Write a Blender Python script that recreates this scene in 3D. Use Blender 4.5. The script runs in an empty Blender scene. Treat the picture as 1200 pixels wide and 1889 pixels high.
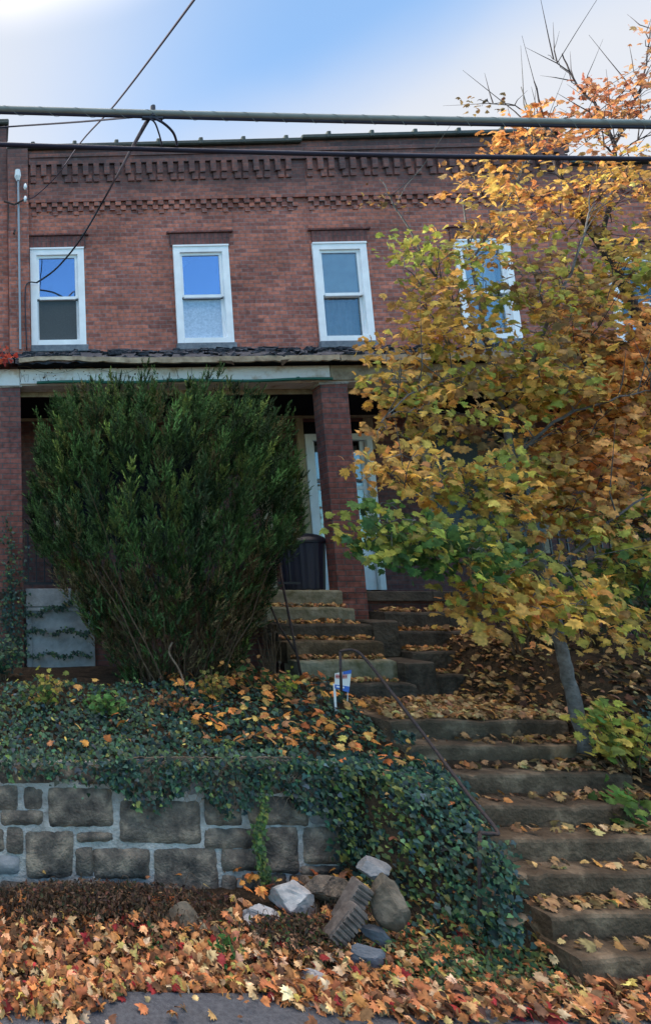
import bpy, math, random
import numpy as np
from mathutils import Vector, Matrix
random.seed(7); rng = np.random.default_rng(7)
sc = bpy.context.scene
# ------------------------------------------------------------------ camera, sky, sun, exposure
TH = math.atan(155/1100); CZ = 2.5; FPX = 1100.
cam_d = bpy.data.cameras.new('camera'); cam = bpy.data.objects.new('camera', cam_d); sc.collection.objects.link(cam)
cam.location = (0, 0, CZ); cam.rotation_euler = (math.pi/2+TH, 0, 0)
cam_d.sensor_fit = 'VERTICAL'; cam_d.sensor_height = 36; cam_d.lens = 36*FPX/1889
cam_d.shift_x = 670/1889; cam_d.clip_start = .05; cam_d.clip_end = 2000
sc.camera = cam
SUN_EL = math.radians(25); SUN_AZ = math.radians(-66)      # azimuth clockwise from +Y (behind the houses, to the left)
SKYG = (.46, .70, .84)
w = bpy.data.worlds.new('World'); sc.world = w; w.use_nodes = True
nt = w.node_tree; nt.nodes.clear()
def N(nt, t, **k):
    n = nt.nodes.new(t)
    for a, b in k.items():
        if a.startswith('i_'):
            key = a[2:].replace('_', ' ')
            n.inputs[key].default_value = b
        else: setattr(n, a, b)
    return n
out = N(nt, 'ShaderNodeOutputWorld'); bg = N(nt, 'ShaderNodeBackground'); sky = N(nt, 'ShaderNodeTexSky')
sky.sky_type = 'NISHITA'; sky.sun_disc = False; sky.sun_elevation = SUN_EL; sky.sun_rotation = SUN_AZ
sky.air_density = 1.3; sky.dust_density = .6; sky.ozone_density = 2.0; sky.altitude = 0
tc = N(nt, 'ShaderNodeTexCoord'); mp = N(nt, 'ShaderNodeMapping'); mp.inputs['Scale'].default_value = (1.1, 1.1, 2.2)
mp.inputs['Location'].default_value = (.25, .3, .1)
nz = N(nt, 'ShaderNodeTexNoise'); nz.inputs['Scale'].default_value = 1.5; nz.inputs['Detail'].default_value = 5; nz.inputs['Roughness'].default_value = .45
# thin high cloud veiling the sky left of the houses and low over the roofs; brighter cloud added overhead, out of view, to light the facade
L = nt.links.new
sep = N(nt, 'ShaderNodeSeparateXYZ'); L(tc.outputs['Generated'], mp.inputs[0]); L(mp.outputs[0], nz.inputs[0]); L(tc.outputs['Generated'], sep.inputs[0])
def math_(op, a, b=None, c=None, clamp=False):
    n = N(nt, 'ShaderNodeMath', operation=op, use_clamp=clamp)
    for i, v in enumerate((a, b, c)):
        if v is None: continue
        if isinstance(v, (int, float)): n.inputs[i].default_value = v
        else: L(v, n.inputs[i])
    return n.outputs[0]
def rng_(v, a, b_):
    n = N(nt, 'ShaderNodeMapRange'); n.interpolation_type = 'SMOOTHSTEP'; n.inputs['From Min'].default_value = a; n.inputs['From Max'].default_value = b_; L(v, n.inputs['Value']); return n.outputs[0]
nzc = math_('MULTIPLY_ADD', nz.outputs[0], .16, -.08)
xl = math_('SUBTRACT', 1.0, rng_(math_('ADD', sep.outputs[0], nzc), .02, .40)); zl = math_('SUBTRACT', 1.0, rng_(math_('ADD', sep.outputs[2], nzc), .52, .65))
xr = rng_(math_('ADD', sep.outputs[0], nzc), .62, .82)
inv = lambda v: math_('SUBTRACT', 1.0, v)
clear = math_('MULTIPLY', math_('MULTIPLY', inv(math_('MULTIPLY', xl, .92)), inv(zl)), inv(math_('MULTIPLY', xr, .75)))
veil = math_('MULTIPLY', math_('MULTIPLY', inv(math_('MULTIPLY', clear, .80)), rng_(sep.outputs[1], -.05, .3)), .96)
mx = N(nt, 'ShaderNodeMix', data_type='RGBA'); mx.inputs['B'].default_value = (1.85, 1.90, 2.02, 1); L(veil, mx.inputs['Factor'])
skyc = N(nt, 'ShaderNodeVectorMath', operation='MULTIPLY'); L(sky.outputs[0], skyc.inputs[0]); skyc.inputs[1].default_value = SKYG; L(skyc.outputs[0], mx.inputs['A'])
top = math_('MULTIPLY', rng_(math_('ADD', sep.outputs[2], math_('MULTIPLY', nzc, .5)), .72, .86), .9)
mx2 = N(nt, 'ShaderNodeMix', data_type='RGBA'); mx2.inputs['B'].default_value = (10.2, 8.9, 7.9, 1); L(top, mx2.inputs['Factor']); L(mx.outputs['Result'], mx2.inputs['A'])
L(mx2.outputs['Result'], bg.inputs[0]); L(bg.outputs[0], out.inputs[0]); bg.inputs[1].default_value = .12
sd = bpy.data.lights.new('sun', 'SUN'); sun = bpy.data.objects.new('sun', sd); sc.collection.objects.link(sun)
sd.energy = 2.6; sd.angle = math.radians(.5); sd.color = (1, .93, .82)
sdir = Vector((math.sin(SUN_AZ)*math.cos(SUN_EL), math.cos(SUN_AZ)*math.cos(SUN_EL), math.sin(SUN_EL)))
sun.rotation_euler = sdir.to_track_quat('Z', 'Y').to_euler(); sun.location = sdir*60
sc.view_settings.view_transform = 'Standard'; sc.view_settings.look = 'None'; sc.view_settings.gamma = 1
sc.view_settings.exposure = 1.9
# ------------------------------------------------------------------ camera geometry used only to read real positions
def ray(px, py):
    xc = (px+70)/FPX; yc = -(py-945)/FPX
    return (xc, math.cos(TH)-yc*math.sin(TH), math.sin(TH)+yc*math.cos(TH))
def at(px, py, Y):
    d = ray(px, py); s = Y/d[1]; return Vector((d[0]*s, Y, CZ+d[2]*s))
HA = math.radians(2); HO = Vector((5, 8, 0)); HEX = Vector((math.cos(HA), -math.sin(HA), 0)); HEY = Vector((math.sin(HA), math.cos(HA), 0))
def hl(px, py, c):
    d = ray(px, py); s = (c+HO.dot(HEY))/(d[0]*HEY.x+d[1]*HEY.y); P = Vector((d[0]*s, d[1]*s, 0))-HO
    return P.dot(HEX), CZ+d[2]*s
def hw(x, y, z): return HO+HEX*x+HEY*y+Vector((0, 0, z))
# ------------------------------------------------------------------ materials
def mat(name, col=(.5, .5, .5), rough=.8, spec=.3, noise=None, scale=8, bump=0, bscale=None, metal=0, col3=None, detail=6):
    m = bpy.data.materials.new(name); m.use_nodes = True; t = m.node_tree; b = t.nodes['Principled BSDF']
    b.inputs['Roughness'].default_value = rough; b.inputs['Specular IOR Level'].default_value = spec; b.inputs['Metallic'].default_value = metal
    b.inputs['Base Color'].default_value = (*col, 1)
    c = N(t, 'ShaderNodeTexCoord')
    if noise:
        n = N(t, 'ShaderNodeTexNoise'); n.inputs['Scale'].default_value = scale; n.inputs['Detail'].default_value = detail; n.inputs['Roughness'].default_value = .62
        r = N(t, 'ShaderNodeValToRGB'); r.color_ramp.elements[0].position = .33; r.color_ramp.elements[1].position = .68
        r.color_ramp.elements[0].color = (*col, 1); r.color_ramp.elements[1].color = (*noise, 1)
        if col3:
            e = r.color_ramp.elements.new(.52); e.color = (*col3, 1)
        t.links.new(c.outputs['Object'], n.inputs[0]); t.links.new(n.outputs[0], r.inputs[0]); t.links.new(r.outputs[0], b.inputs['Base Color'])
    if bump:
        n2 = N(t, 'ShaderNodeTexNoise'); n2.inputs['Scale'].default_value = bscale or scale*3; n2.inputs['Detail'].default_value = 7
        bp = N(t, 'ShaderNodeBump'); bp.inputs['Strength'].default_value = bump; bp.inputs['Distance'].default_value = .02
        t.links.new(c.outputs['Object'], n2.inputs[0]); t.links.new(n2.outputs[0], bp.inputs['Height']); t.links.new(bp.outputs[0], b.inputs['Normal'])
    return m
def brick_mat(name, c1, c2, mortar, soot=0, vertical=False, z0=9.9, z1=10.6):
    m = bpy.data.materials.new(name); m.use_nodes = True; t = m.node_tree; b = t.nodes['Principled BSDF']; l = t.links.new
    b.inputs['Roughness'].default_value = .85; b.inputs['Specular IOR Level'].default_value = .25
    c = N(t, 'ShaderNodeTexCoord'); s = N(t, 'ShaderNodeSeparateXYZ'); l(c.outputs['Object'], s.inputs[0])
    a = N(t, 'ShaderNodeMath', operation='ADD'); l(s.outputs[0], a.inputs[0]); l(s.outputs[1], a.inputs[1])
    k = N(t, 'ShaderNodeCombineXYZ')
    if vertical: l(s.outputs[2], k.inputs[0]); l(a.outputs[0], k.inputs[1])
    else: l(a.outputs[0], k.inputs[0]); l(s.outputs[2], k.inputs[1])
    # slightly wavy courses
    wv = N(t, 'ShaderNodeTexNoise'); wv.inputs['Scale'].default_value = 1.3; l(c.outputs['Object'], wv.inputs[0])
    vm = N(t, 'ShaderNodeVectorMath', operation='MULTIPLY_ADD'); l(wv.outputs['Color'], vm.inputs[0]); vm.inputs[1].default_value = (.012, .02, 0); l(k.outputs[0], vm.inputs[2])
    br = N(t, 'ShaderNodeTexBrick'); br.inputs['Scale'].default_value = 1; br.inputs['Brick Width'].default_value = .215 if not vertical else .22
    br.inputs['Row Height'].default_value = .075 if not vertical else .078; br.inputs['Mortar Size'].default_value = .008; br.inputs['Mortar Smooth'].default_value = .3
    br.inputs['Color1'].default_value = (*c1, 1); br.inputs['Color2'].default_value = (*c2, 1); br.inputs['Mortar'].default_value = (*mortar, 1); br.inputs['Bias'].default_value = -.1
    if vertical: br.offset = 0
    l(vm.outputs[0], br.inputs[0])
    n = N(t, 'ShaderNodeTexNoise'); n.inputs['Scale'].default_value = 1.1; n.inputs['Detail'].default_value = 8; n.inputs['Roughness'].default_value = .65; l(c.outputs['Object'], n.inputs[0])
    mr = N(t, 'ShaderNodeMapRange'); mr.inputs['From Min'].default_value = .3; mr.inputs['From Max'].default_value = .7; mr.inputs['To Min'].default_value = .62; mr.inputs['To Max'].default_value = 1.35
    l(n.outputs[0], mr.inputs['Value'])
    mm = N(t, 'ShaderNodeVectorMath', operation='SCALE'); l(br.outputs[0], mm.inputs[0]); l(mr.outputs[0], mm.inputs['Scale'])
    last = mm.outputs[0]
    # fine per-brick blotches
    n3 = N(t, 'ShaderNodeTexNoise'); n3.inputs['Scale'].default_value = 14; n3.inputs['Detail'].default_value = 4; l(k.outputs[0], n3.inputs[0])
    mr3 = N(t, 'ShaderNodeMapRange'); mr3.inputs['From Min'].default_value = .3; mr3.inputs['From Max'].default_value = .7; mr3.inputs['To Min'].default_value = .7; mr3.inputs['To Max'].default_value = 1.3
    l(n3.outputs[0], mr3.inputs['Value']); m5 = N(t, 'ShaderNodeVectorMath', operation='SCALE'); l(last, m5.inputs[0]); l(mr3.outputs[0], m5.inputs['Scale']); last = m5.outputs[0]
    if soot:
        g = N(t, 'ShaderNodeMapRange'); g.interpolation_type = 'SMOOTHSTEP'
        g.inputs['From Min'].default_value = z0; g.inputs['From Max'].default_value = z1; l(s.outputs[2], g.inputs['Value'])
        n4 = N(t, 'ShaderNodeTexNoise'); n4.inputs['Scale'].default_value = 2.6; n4.inputs['Detail'].default_value = 7; n4.inputs['Roughness'].default_value = .7
        mp4 = N(t, 'ShaderNodeMapping'); mp4.inputs['Scale'].default_value = (1, 1, .35); l(c.outputs['Object'], mp4.inputs[0]); l(mp4.outputs[0], n4.inputs[0])
        p = N(t, 'ShaderNodeMath', operation='MULTIPLY'); l(g.outputs[0], p.inputs[0]); l(n4.outputs[0], p.inputs[1])
        p2 = N(t, 'ShaderNodeMath', operation='MULTIPLY', use_clamp=True); l(p.outputs[0], p2.inputs[0]); p2.inputs[1].default_value = soot
        x = N(t, 'ShaderNodeMix', data_type='RGBA'); p3 = N(t, 'ShaderNodeMath', operation='MULTIPLY'); l(p2.outputs[0], p3.inputs[0]); p3.inputs[1].default_value = .72; l(p3.outputs[0], x.inputs['Factor']); l(last, x.inputs['A']); x.inputs['B'].default_value = (.05, .045, .052, 1); last = x.outputs['Result']
        # pale efflorescence streaks
        n6 = N(t, 'ShaderNodeTexNoise'); n6.inputs['Scale'].default_value = 5; n6.inputs['Detail'].default_value = 6; l(c.outputs['Object'], n6.inputs[0])
        r6 = N(t, 'ShaderNodeMapRange'); r6.inputs['From Min'].default_value = .66; r6.inputs['From Max'].default_value = .8; r6.inputs['To Max'].default_value = .35; l(n6.outputs[0], r6.inputs['Value'])
        x6 = N(t, 'ShaderNodeMix', data_type='RGBA'); l(r6.outputs[0], x6.inputs['Factor']); l(last, x6.inputs['A']); x6.inputs['B'].default_value = (.3, .24, .23, 1); last = x6.outputs['Result']
    l(last, b.inputs['Base Color'])
    iv = N(t, 'ShaderNodeMath', operation='SUBTRACT'); iv.inputs[0].default_value = 1; l(br.outputs['Fac'], iv.inputs[1])
    ad = N(t, 'ShaderNodeMath', operation='MULTIPLY_ADD'); l(n3.outputs[0], ad.inputs[0]); ad.inputs[1].default_value = .5; l(iv.outputs[0], ad.inputs[2])
    bp = N(t, 'ShaderNodeBump'); bp.inputs['Strength'].default_value = .6; bp.inputs['Distance'].default_value = .008; l(ad.outputs[0], bp.inputs['Height']); l(bp.outputs[0], b.inputs['Normal'])
    return m
def leaf_mat(name, trans=.35, rough=.55, spec=.35):
    m = bpy.data.materials.new(name); m.use_nodes = True; t = m.node_tree; b = t.nodes['Principled BSDF']; l = t.links.new
    a = N(t, 'ShaderNodeAttribute', attribute_name='tint'); c = N(t, 'ShaderNodeTexCoord'); n = N(t, 'ShaderNodeTexNoise'); n.inputs['Scale'].default_value = 30; n.inputs['Detail'].default_value = 4; l(c.outputs['Object'], n.inputs[0])
    r = N(t, 'ShaderNodeMapRange'); r.inputs['From Min'].default_value = .3; r.inputs['From Max'].default_value = .7; r.inputs['To Min'].default_value = .55; r.inputs['To Max'].default_value = 1.3; l(n.outputs[0], r.inputs['Value'])
    v = N(t, 'ShaderNodeVectorMath', operation='SCALE'); l(a.outputs['Color'], v.inputs[0]); l(r.outputs[0], v.inputs['Scale']); l(v.outputs[0], b.inputs['Base Color'])
    b.inputs['Roughness'].default_value = rough; b.inputs['Specular IOR Level'].default_value = spec
    if trans:
        tr = N(t, 'ShaderNodeBsdfTranslucent'); x = N(t, 'ShaderNodeMixShader'); x.inputs[0].default_value = trans
        l(v.outputs[0], tr.inputs[0]); l(b.outputs[0], x.inputs[1]); l(tr.outputs[0], x.inputs[2]); l(x.outputs[0], t.nodes['Material Output'].inputs[0])
    return m
def glass_mat(name, refl=.3, tint=(.9, .95, 1)):
    m = bpy.data.materials.new(name); m.use_nodes = True; t = m.node_tree; l = t.links.new; t.nodes.remove(t.nodes['Principled BSDF'])
    g = N(t, 'ShaderNodeBsdfGlossy'); g.inputs['Roughness'].default_value = .02; g.inputs['Color'].default_value = (*tint, 1)
    tr = N(t, 'ShaderNodeBsdfTransparent'); tr.inputs[0].default_value = (.8, .84, .86, 1)
    lw = N(t, 'ShaderNodeLayerWeight'); lw.inputs[0].default_value = .25
    mr = N(t, 'ShaderNodeMapRange'); mr.inputs['To Min'].default_value = refl; mr.inputs['To Max'].default_value = 1; l(lw.outputs['Fresnel'], mr.inputs['Value'])
    nn = N(t, 'ShaderNodeTexNoise'); nn.inputs['Scale'].default_value = 1.6; c = N(t, 'ShaderNodeTexCoord'); l(c.outputs['Object'], nn.inputs[0])
    bp = N(t, 'ShaderNodeBump'); bp.inputs['Strength'].default_value = .15; bp.inputs['Distance'].default_value = .02; l(nn.outputs[0], bp.inputs['Height']); l(bp.outputs[0], g.inputs['Normal'])
    x = N(t, 'ShaderNodeMixShader'); l(mr.outputs[0], x.inputs[0]); l(tr.outputs[0], x.inputs[1]); l(g.outputs[0], x.inputs[2]); l(x.outputs[0], t.nodes['Material Output'].inputs[0])
    return m
M = {}
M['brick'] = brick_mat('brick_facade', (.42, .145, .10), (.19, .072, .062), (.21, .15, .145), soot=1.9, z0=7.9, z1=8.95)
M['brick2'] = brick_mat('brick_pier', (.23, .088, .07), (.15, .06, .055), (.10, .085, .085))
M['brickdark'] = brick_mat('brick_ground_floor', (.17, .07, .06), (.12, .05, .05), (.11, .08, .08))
M['soldier'] = brick_mat('brick_soldier', (.20, .08, .07), (.13, .052, .05), (.09, .07, .07), vertical=True)
M['coping'] = mat('coping_tile', (.018, .03, .026), .5, .4, noise=(.05, .06, .052), scale=5, bump=.3)
M['vinyl'] = mat('white_vinyl', (.87, .88, .90), .45, .4, noise=(.74, .75, .78), scale=4)
M['sill'] = mat('sill_stone', (.10, .12, .15), .8, .3, noise=(.2, .22, .25), scale=12, bump=.3)
M['glass'] = glass_mat('glass_clear', .42, (.62, .72, 1))
M['glass_dim'] = glass_mat('glass_dim', .07)
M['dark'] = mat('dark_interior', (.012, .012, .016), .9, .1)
M['screen'] = mat('insect_screen', (.045, .055, .062), .7, .3, noise=(.075, .088, .095), scale=60, bump=.3)
M['film'] = mat('frosted_film', (.30, .42, .58), .35, .5, noise=(.5, .62, .78), scale=26, bump=.4)
M['curtain'] = mat('curtain', (.80, .77, .77), .9, .1, noise=(.66, .62, .62), scale=6)
M['curtaindim'] = mat('curtain_grey', (.42, .38, .38), .9, .1, noise=(.30, .27, .28), scale=5)
M['white_paint'] = mat('peeling_white_paint', (.84, .78, .75), .7, .3, noise=(.56, .43, .33), scale=5, bump=.25, col3=(.80, .74, .71), detail=10)
M['tan_paint'] = mat('weathered_tan_wood', (.46, .37, .26), .8, .2, noise=(.22, .16, .11), scale=7, bump=.4)
M['tan2'] = mat('old_cream_board', (.46, .36, .23), .8, .2, noise=(.32, .24, .15), scale=4, bump=.2)
M['green'] = mat('green_trim', (.012, .10, .065), .5, .4, noise=(.02, .13, .09), scale=9)
M['shingle'] = mat('torn_black_shingle', (.018, .02, .028), .75, .3, noise=(.06, .065, .085), scale=18, bump=1, bscale=40)
M['concrete'] = mat('old_concrete', (.19, .19, .195), .9, .2, noise=(.34, .34, .35), scale=6, bump=.4, bscale=30)
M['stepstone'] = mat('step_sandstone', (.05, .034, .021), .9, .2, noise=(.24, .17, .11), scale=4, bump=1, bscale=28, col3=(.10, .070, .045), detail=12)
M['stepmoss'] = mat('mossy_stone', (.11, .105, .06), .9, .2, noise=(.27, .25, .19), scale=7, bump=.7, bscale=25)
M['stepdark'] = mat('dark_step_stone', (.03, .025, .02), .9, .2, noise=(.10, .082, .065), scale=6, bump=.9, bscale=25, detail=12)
M['stone'] = mat('wall_sandstone', (.045, .038, .034), .88, .25, noise=(.36, .27, .195), scale=6, bump=1, bscale=45, col3=(.16, .125, .098), detail=12)
M['stonepale'] = mat('wall_stone_pale', (.16, .155, .155), .88, .25, noise=(.28, .27, .27), scale=5, bump=.7, bscale=22)
M['mortar'] = mat('wall_mortar', (.26, .235, .21), .95, .15, noise=(.55, .51, .47), scale=7, bump=1, bscale=40, detail=12)
M['rubble'] = mat('rubble_pale', (.26, .245, .24), .9, .2, noise=(.5, .48, .47), scale=6, bump=.7, bscale=18, detail=10)
M['rubblebrown'] = mat('rubble_brown', (.07, .055, .04), .9, .2, noise=(.2, .165, .125), scale=6, bump=.7, bscale=18)
M['slate'] = mat('slate', (.06, .07, .085), .7, .3, noise=(.13, .14, .16), scale=6, bump=.5)
M['clay'] = mat('clay_block', (.07, .055, .048), .9, .2, noise=(.2, .165, .145), scale=8, bump=.5)
M['soil'] = mat('leaf_litter_soil', (.022, .016, .011), .95, .1, noise=(.07, .045, .028), scale=9, bump=1, bscale=40)
M['asphalt'] = mat('asphalt', (.07, .073, .085), .9, .25, noise=(.13, .134, .15), scale=40, bump=.7, bscale=160)
M['iron'] = mat('painted_iron', (.022, .02, .026), .65, .3, noise=(.07, .04, .03), scale=25, bump=.5)
M['black'] = mat('black_plastic', (.012, .014, .024), .4, .45)
M['canplastic'] = mat('blue_black_plastic', (.018, .022, .045), .42, .5)
M['cable'] = mat('cable_sheath', (.03, .028, .05), .6, .3)
M['cablegrey'] = mat('cable_grey', (.20, .21, .20), .6, .3, noise=(.28, .29, .27), scale=3)
M['galv'] = mat('galvanised_pipe', (.3, .32, .34), .5, .4, metal=.4)
M['bark'] = mat('grey_bark', (.075, .068, .062), .9, .2, noise=(.17, .16, .155), scale=14, bump=.8, bscale=40)
M['barkdark'] = mat('dark_bark', (.03, .026, .03), .9, .2, noise=(.075, .062, .06), scale=14, bump=.8, bscale=40)
M['stem'] = mat('brown_stem', (.08, .05, .032), .9, .2, noise=(.17, .11, .07), scale=20, bump=.5)
M['vine'] = mat('dry_vine', (.10, .065, .045), .9, .15, noise=(.30, .21, .15), scale=20)
M['reddoor'] = mat('dull_red_door', (.20, .04, .04), .6, .3, noise=(.065, .018, .018), scale=5)
M['signwhite'] = mat('sign_white', (.75, .72, .7), .5, .3); M['signred'] = mat('sign_red', (.6, .08, .06), .5, .3); M['signblue'] = mat('sign_blue', (.05, .14, .5), .5, .3)
M['leaf'] = leaf_mat('maple_leaf', .45, .6, .2); M['litter'] = leaf_mat('dry_leaf', .1, .8, .15); M['ivy'] = leaf_mat('ivy_leaf', .12, .55, .22); M['needle'] = leaf_mat('needle', .12, .75, .12)
M['litterdark'] = M['litter']
# ------------------------------------------------------------------ object helpers
def tag(o, label=None, cat=None, group=None, kind=None):
    if label: o['label'] = label
    if cat: o['category'] = cat
    if group: o['group'] = group
    if kind: o['kind'] = kind
    return o
def empty(name, loc, label, cat, group=None, house=False):
    o = bpy.data.objects.new(name, None); sc.collection.objects.link(o); o.location = loc; o.empty_display_size = .2
    if house: o.rotation_euler = (0, 0, -HA)
    return tag(o, label, cat, group)
class MB:
    """collects shapes in world coordinates (or house coordinates with house=True)"""
    def __init__(s, house=False): s.v = []; s.f = []; s.house = house; s.smooth = False
    def add(s, vs, fs):
        b = len(s.v); s.v += [tuple(p) for p in vs]; s.f += [tuple(b+i for i in f) for f in fs]; return s
    def box(s, x0, x1, y0, y1, z0, z1, bev=0, jit=0):
        if bev:
            cs = []; 
            def ring(z, e):
                return [(x0+e, y0, z), (x1-e, y0, z), (x1, y0+e, z), (x1, y1-e, z), (x1-e, y1, z), (x0+e, y1, z), (x0, y1-e, z), (x0, y0+e, z)]
            def ring_in(z):
                e = bev
                return [(x0+e, y0+e, z), (x1-e, y0+e, z), (x1-e, y0+e, z), (x1-e, y1-e, z), (x1-e, y1-e, z), (x0+e, y1-e, z), (x0+e, y1-e, z), (x0+e, y0+e, z)]
            v = ring_in(z0)+ring(z0+bev, bev)+ring(z1-bev, bev)+ring_in(z1)
            if jit: 
                j = {}
                for p in v:
                    j.setdefault(p, tuple(c+random.uniform(-jit, jit) for c in p))
                v = [j[p] for p in v]
            f = [tuple(reversed(range(8))), tuple(range(24, 32))]
            for r in range(3):
                for i in range(8): f.append((r*8+i, r*8+(i+1) % 8, r*8+8+(i+1) % 8, r*8+8+i))
            return s.add(v, f)
        v = [(x0, y0, z0), (x1, y0, z0), (x1, y1, z0), (x0, y1, z0), (x0, y0, z1), (x1, y0, z1), (x1, y1, z1), (x0, y1, z1)]
        if jit: v = [tuple(c+random.uniform(-jit, jit) for c in p) for p in v]
        return s.add(v, [(0, 3, 2, 1), (4, 5, 6, 7), (0, 1, 5, 4), (1, 2, 6, 5), (2, 3, 7, 6), (3, 0, 4, 7)])
    def tube(s, pts, rad, n=7, cap=True):
        pts = [Vector(p) for p in pts]; k = len(pts); r = rad if hasattr(rad, '__len__') else [rad]*k
        rings = []; up = Vector((.13, .31, .94))
        for i, p in enumerate(pts):
            t = (pts[min(i+1, k-1)]-pts[max(i-1, 0)]).normalized(); a = t.cross(up)
            if a.length < 1e-3: a = t.cross(Vector((1, 0, 0)))
            a.normalize(); b = t.cross(a).normalized()
            rings += [p+(a*math.cos(q*2*math.pi/n)+b*math.sin(q*2*math.pi/n))*r[i] for q in range(n)]
        f = []
        for i in range(k-1):
            for q in range(n): f.append((i*n+q, i*n+(q+1) % n, (i+1)*n+(q+1) % n, (i+1)*n+q))
        if cap: f += [tuple(reversed(range(n))), tuple((k-1)*n+q for q in range(n))]
        return s.add(rings, f)
    def build(s, name, m, parent=None, smooth=False):
        me = bpy.data.meshes.new(name); o = bpy.data.objects.new(name, me); sc.collection.objects.link(o)
        V = [Vector(p) for p in s.v]
        if parent:
            bpy.context.view_layer.update(); root = parent; 
            W = parent.matrix_world.inverted()
            if s.house: V = [hw(*p) for p in V]
            V = [W@p for p in V]; o.parent = parent
        else:
            if s.house: V = [hw(*p) for p in V]
            c = sum(V, Vector())/max(len(V), 1); c.z = min(p.z for p in V)
            o.location = c; V = [p-c for p in V]
        me.from_pydata(V, [], s.f); me.update()
        mats = m if isinstance(m, (list, tuple)) else [m]
        for q in mats: me.materials.append(q)
        if smooth: me.polygons.foreach_set('use_smooth', [True]*len(me.polygons))
        return o
def wall(mb, x0, x1, y0, y1, z0, z1, holes=()):
    """a wall slab with real rectangular openings"""
    xs = sorted({x0, x1, *[h[0] for h in holes], *[h[1] for h in holes]}); zs = sorted({z0, z1, *[h[2] for h in holes], *[h[3] for h in holes]})
    xs = [x for x in xs if x0 <= x <= x1]; zs = [z for z in zs if z0 <= z <= z1]
    H = lambda cx, cz: any(h[0] < cx < h[1] and h[2] < cz < h[3] for h in holes)
    nx, nz = len(xs)-1, len(zs)-1
    solid = lambda i, j: 0 <= i < nx and 0 <= j < nz and not H((xs[i]+xs[i+1])/2, (zs[j]+zs[j+1])/2)
    for i in range(nx):
        for j in range(nz):
            if not solid(i, j): continue
            a, b, c, d = xs[i], xs[i+1], zs[j], zs[j+1]
            mb.add([(a, y0, c), (b, y0, c), (b, y0, d), (a, y0, d)], [(0, 1, 2, 3)]); mb.add([(a, y1, c), (b, y1, c), (b, y1, d), (a, y1, d)], [(3, 2, 1, 0)])
            if not solid(i-1, j): mb.add([(a, y1, c), (a, y0, c), (a, y0, d), (a, y1, d)], [(0, 1, 2, 3)])
            if not solid(i+1, j): mb.add([(b, y0, c), (b, y1, c), (b, y1, d), (b, y0, d)], [(0, 1, 2, 3)])
            if not solid(i, j-1): mb.add([(a, y1, c), (b, y1, c), (b, y0, c), (a, y0, c)], [(0, 1, 2, 3)])
            if not solid(i, j+1): mb.add([(a, y0, d), (b, y0, d), (b, y1, d), (a, y1, d)], [(0, 1, 2, 3)])
def scatter(name, shape, pos, nrm, size, tint, m, parent=None, spin=None, curl=.25, stretch=None, loc=None):
    """one mesh made of many small leaf shapes; every argument per leaf"""
    sv, sf = shape; sv = np.array(sv, float); n = len(pos); pos = np.asarray(pos, float); nrm = np.asarray(nrm, float)
    nrm = nrm/np.maximum(np.linalg.norm(nrm, axis=1, keepdims=True), 1e-6)
    ref = np.where(np.abs(nrm[:, 2:3]) > .9, np.array([[0, 1., 0]]), np.array([[0, 0, 1.]]))
    u = np.cross(ref, nrm); u /= np.linalg.norm(u, axis=1, keepdims=True); v = np.cross(nrm, u)
    if spin is None: spin = rng.uniform(0, 2*np.pi, n)
    cs, sn = np.cos(spin)[:, None], np.sin(spin)[:, None]; U = u*cs+v*sn; Vv = -u*sn+v*cs
    x = sv[None, :, 0]*rng.uniform(.68, 1.05, n)[:, None]; y = sv[None, :, 1]*rng.uniform(.85, 1.1, n)[:, None]; c1 = rng.normal(curl, .3*abs(curl)+.05, n)[:, None]; c2 = rng.normal(0, .25*abs(curl)+.02, n)[:, None]
    z = -c1*(x*x)*1.2-c1*.6*(y-.2)**2+c2*x*y*2+sv[None, :, 2]
    S = np.asarray(size)[:, None, None]
    P = pos[:, None, :]+S*(x[..., None]*U[:, None, :]+y[..., None]*Vv[:, None, :]+z[..., None]*nrm[:, None, :])
    k = len(sv); P = P.reshape(-1, 3)
    if parent: 
        bpy.context.view_layer.update(); W = np.array(parent.matrix_world.inverted()); P = P@W[:3, :3].T+W[:3, 3]; o_loc = (0, 0, 0)
    else:
        c = P.mean(0); c[2] = P[:, 2].min(); P = P-c; o_loc = tuple(c)
    me = bpy.data.meshes.new(name); me.vertices.add(len(P)); me.vertices.foreach_set('co', P.astype(np.float32).ravel())
    tri = np.array(sf); F = (tri[None]+(np.arange(n)*k)[:, None, None]).reshape(-1, 3)
    me.loops.add(F.size); me.loops.foreach_set('vertex_index', F.ravel().astype(np.int32)); me.polygons.add(len(F))
    me.polygons.foreach_set('loop_start', np.arange(0, F.size, 3, dtype=np.int32)); me.update(calc_edges=True); me.validate()
    a = me.color_attributes.new('tint', 'FLOAT_COLOR', 'POINT'); T = np.repeat(np.c_[np.clip(tint, 0, 1), np.ones(n)], k, 0)
    a.data.foreach_set('color', T.astype(np.float32).ravel()); me.materials.append(m)
    o = bpy.data.objects.new(name, me); sc.collection.objects.link(o); o.location = o_loc; o.parent = parent
    return o
def fan(outl, z=0):
    v = [(0, .12, 0)]+[(a, b, 0) for a, b in outl]; n = len(outl); return v, [(0, 1+i, 1+(i+1) % n) for i in range(n)]
half = [(0, -.42), (.05, -.30), (.26, -.40), (.24, -.26), (.50, -.20), (.40, -.06), (.56, .10), (.36, .12), (.40, .30), (.20, .24), (.12, .44), (0, .62)]
MAPLE = fan([(a, b) for a, b in half]+[(-a, b) for a, b in reversed(half[1:-1])])
mh = [(0, -.42), (.24, -.36), (.50, -.16), (.30, .04), (.44, .28), (.18, .26), (0, .60)]
MAPLE_S = fan(mh+[(-a, b) for a, b in reversed(mh[1:-1])])
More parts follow.
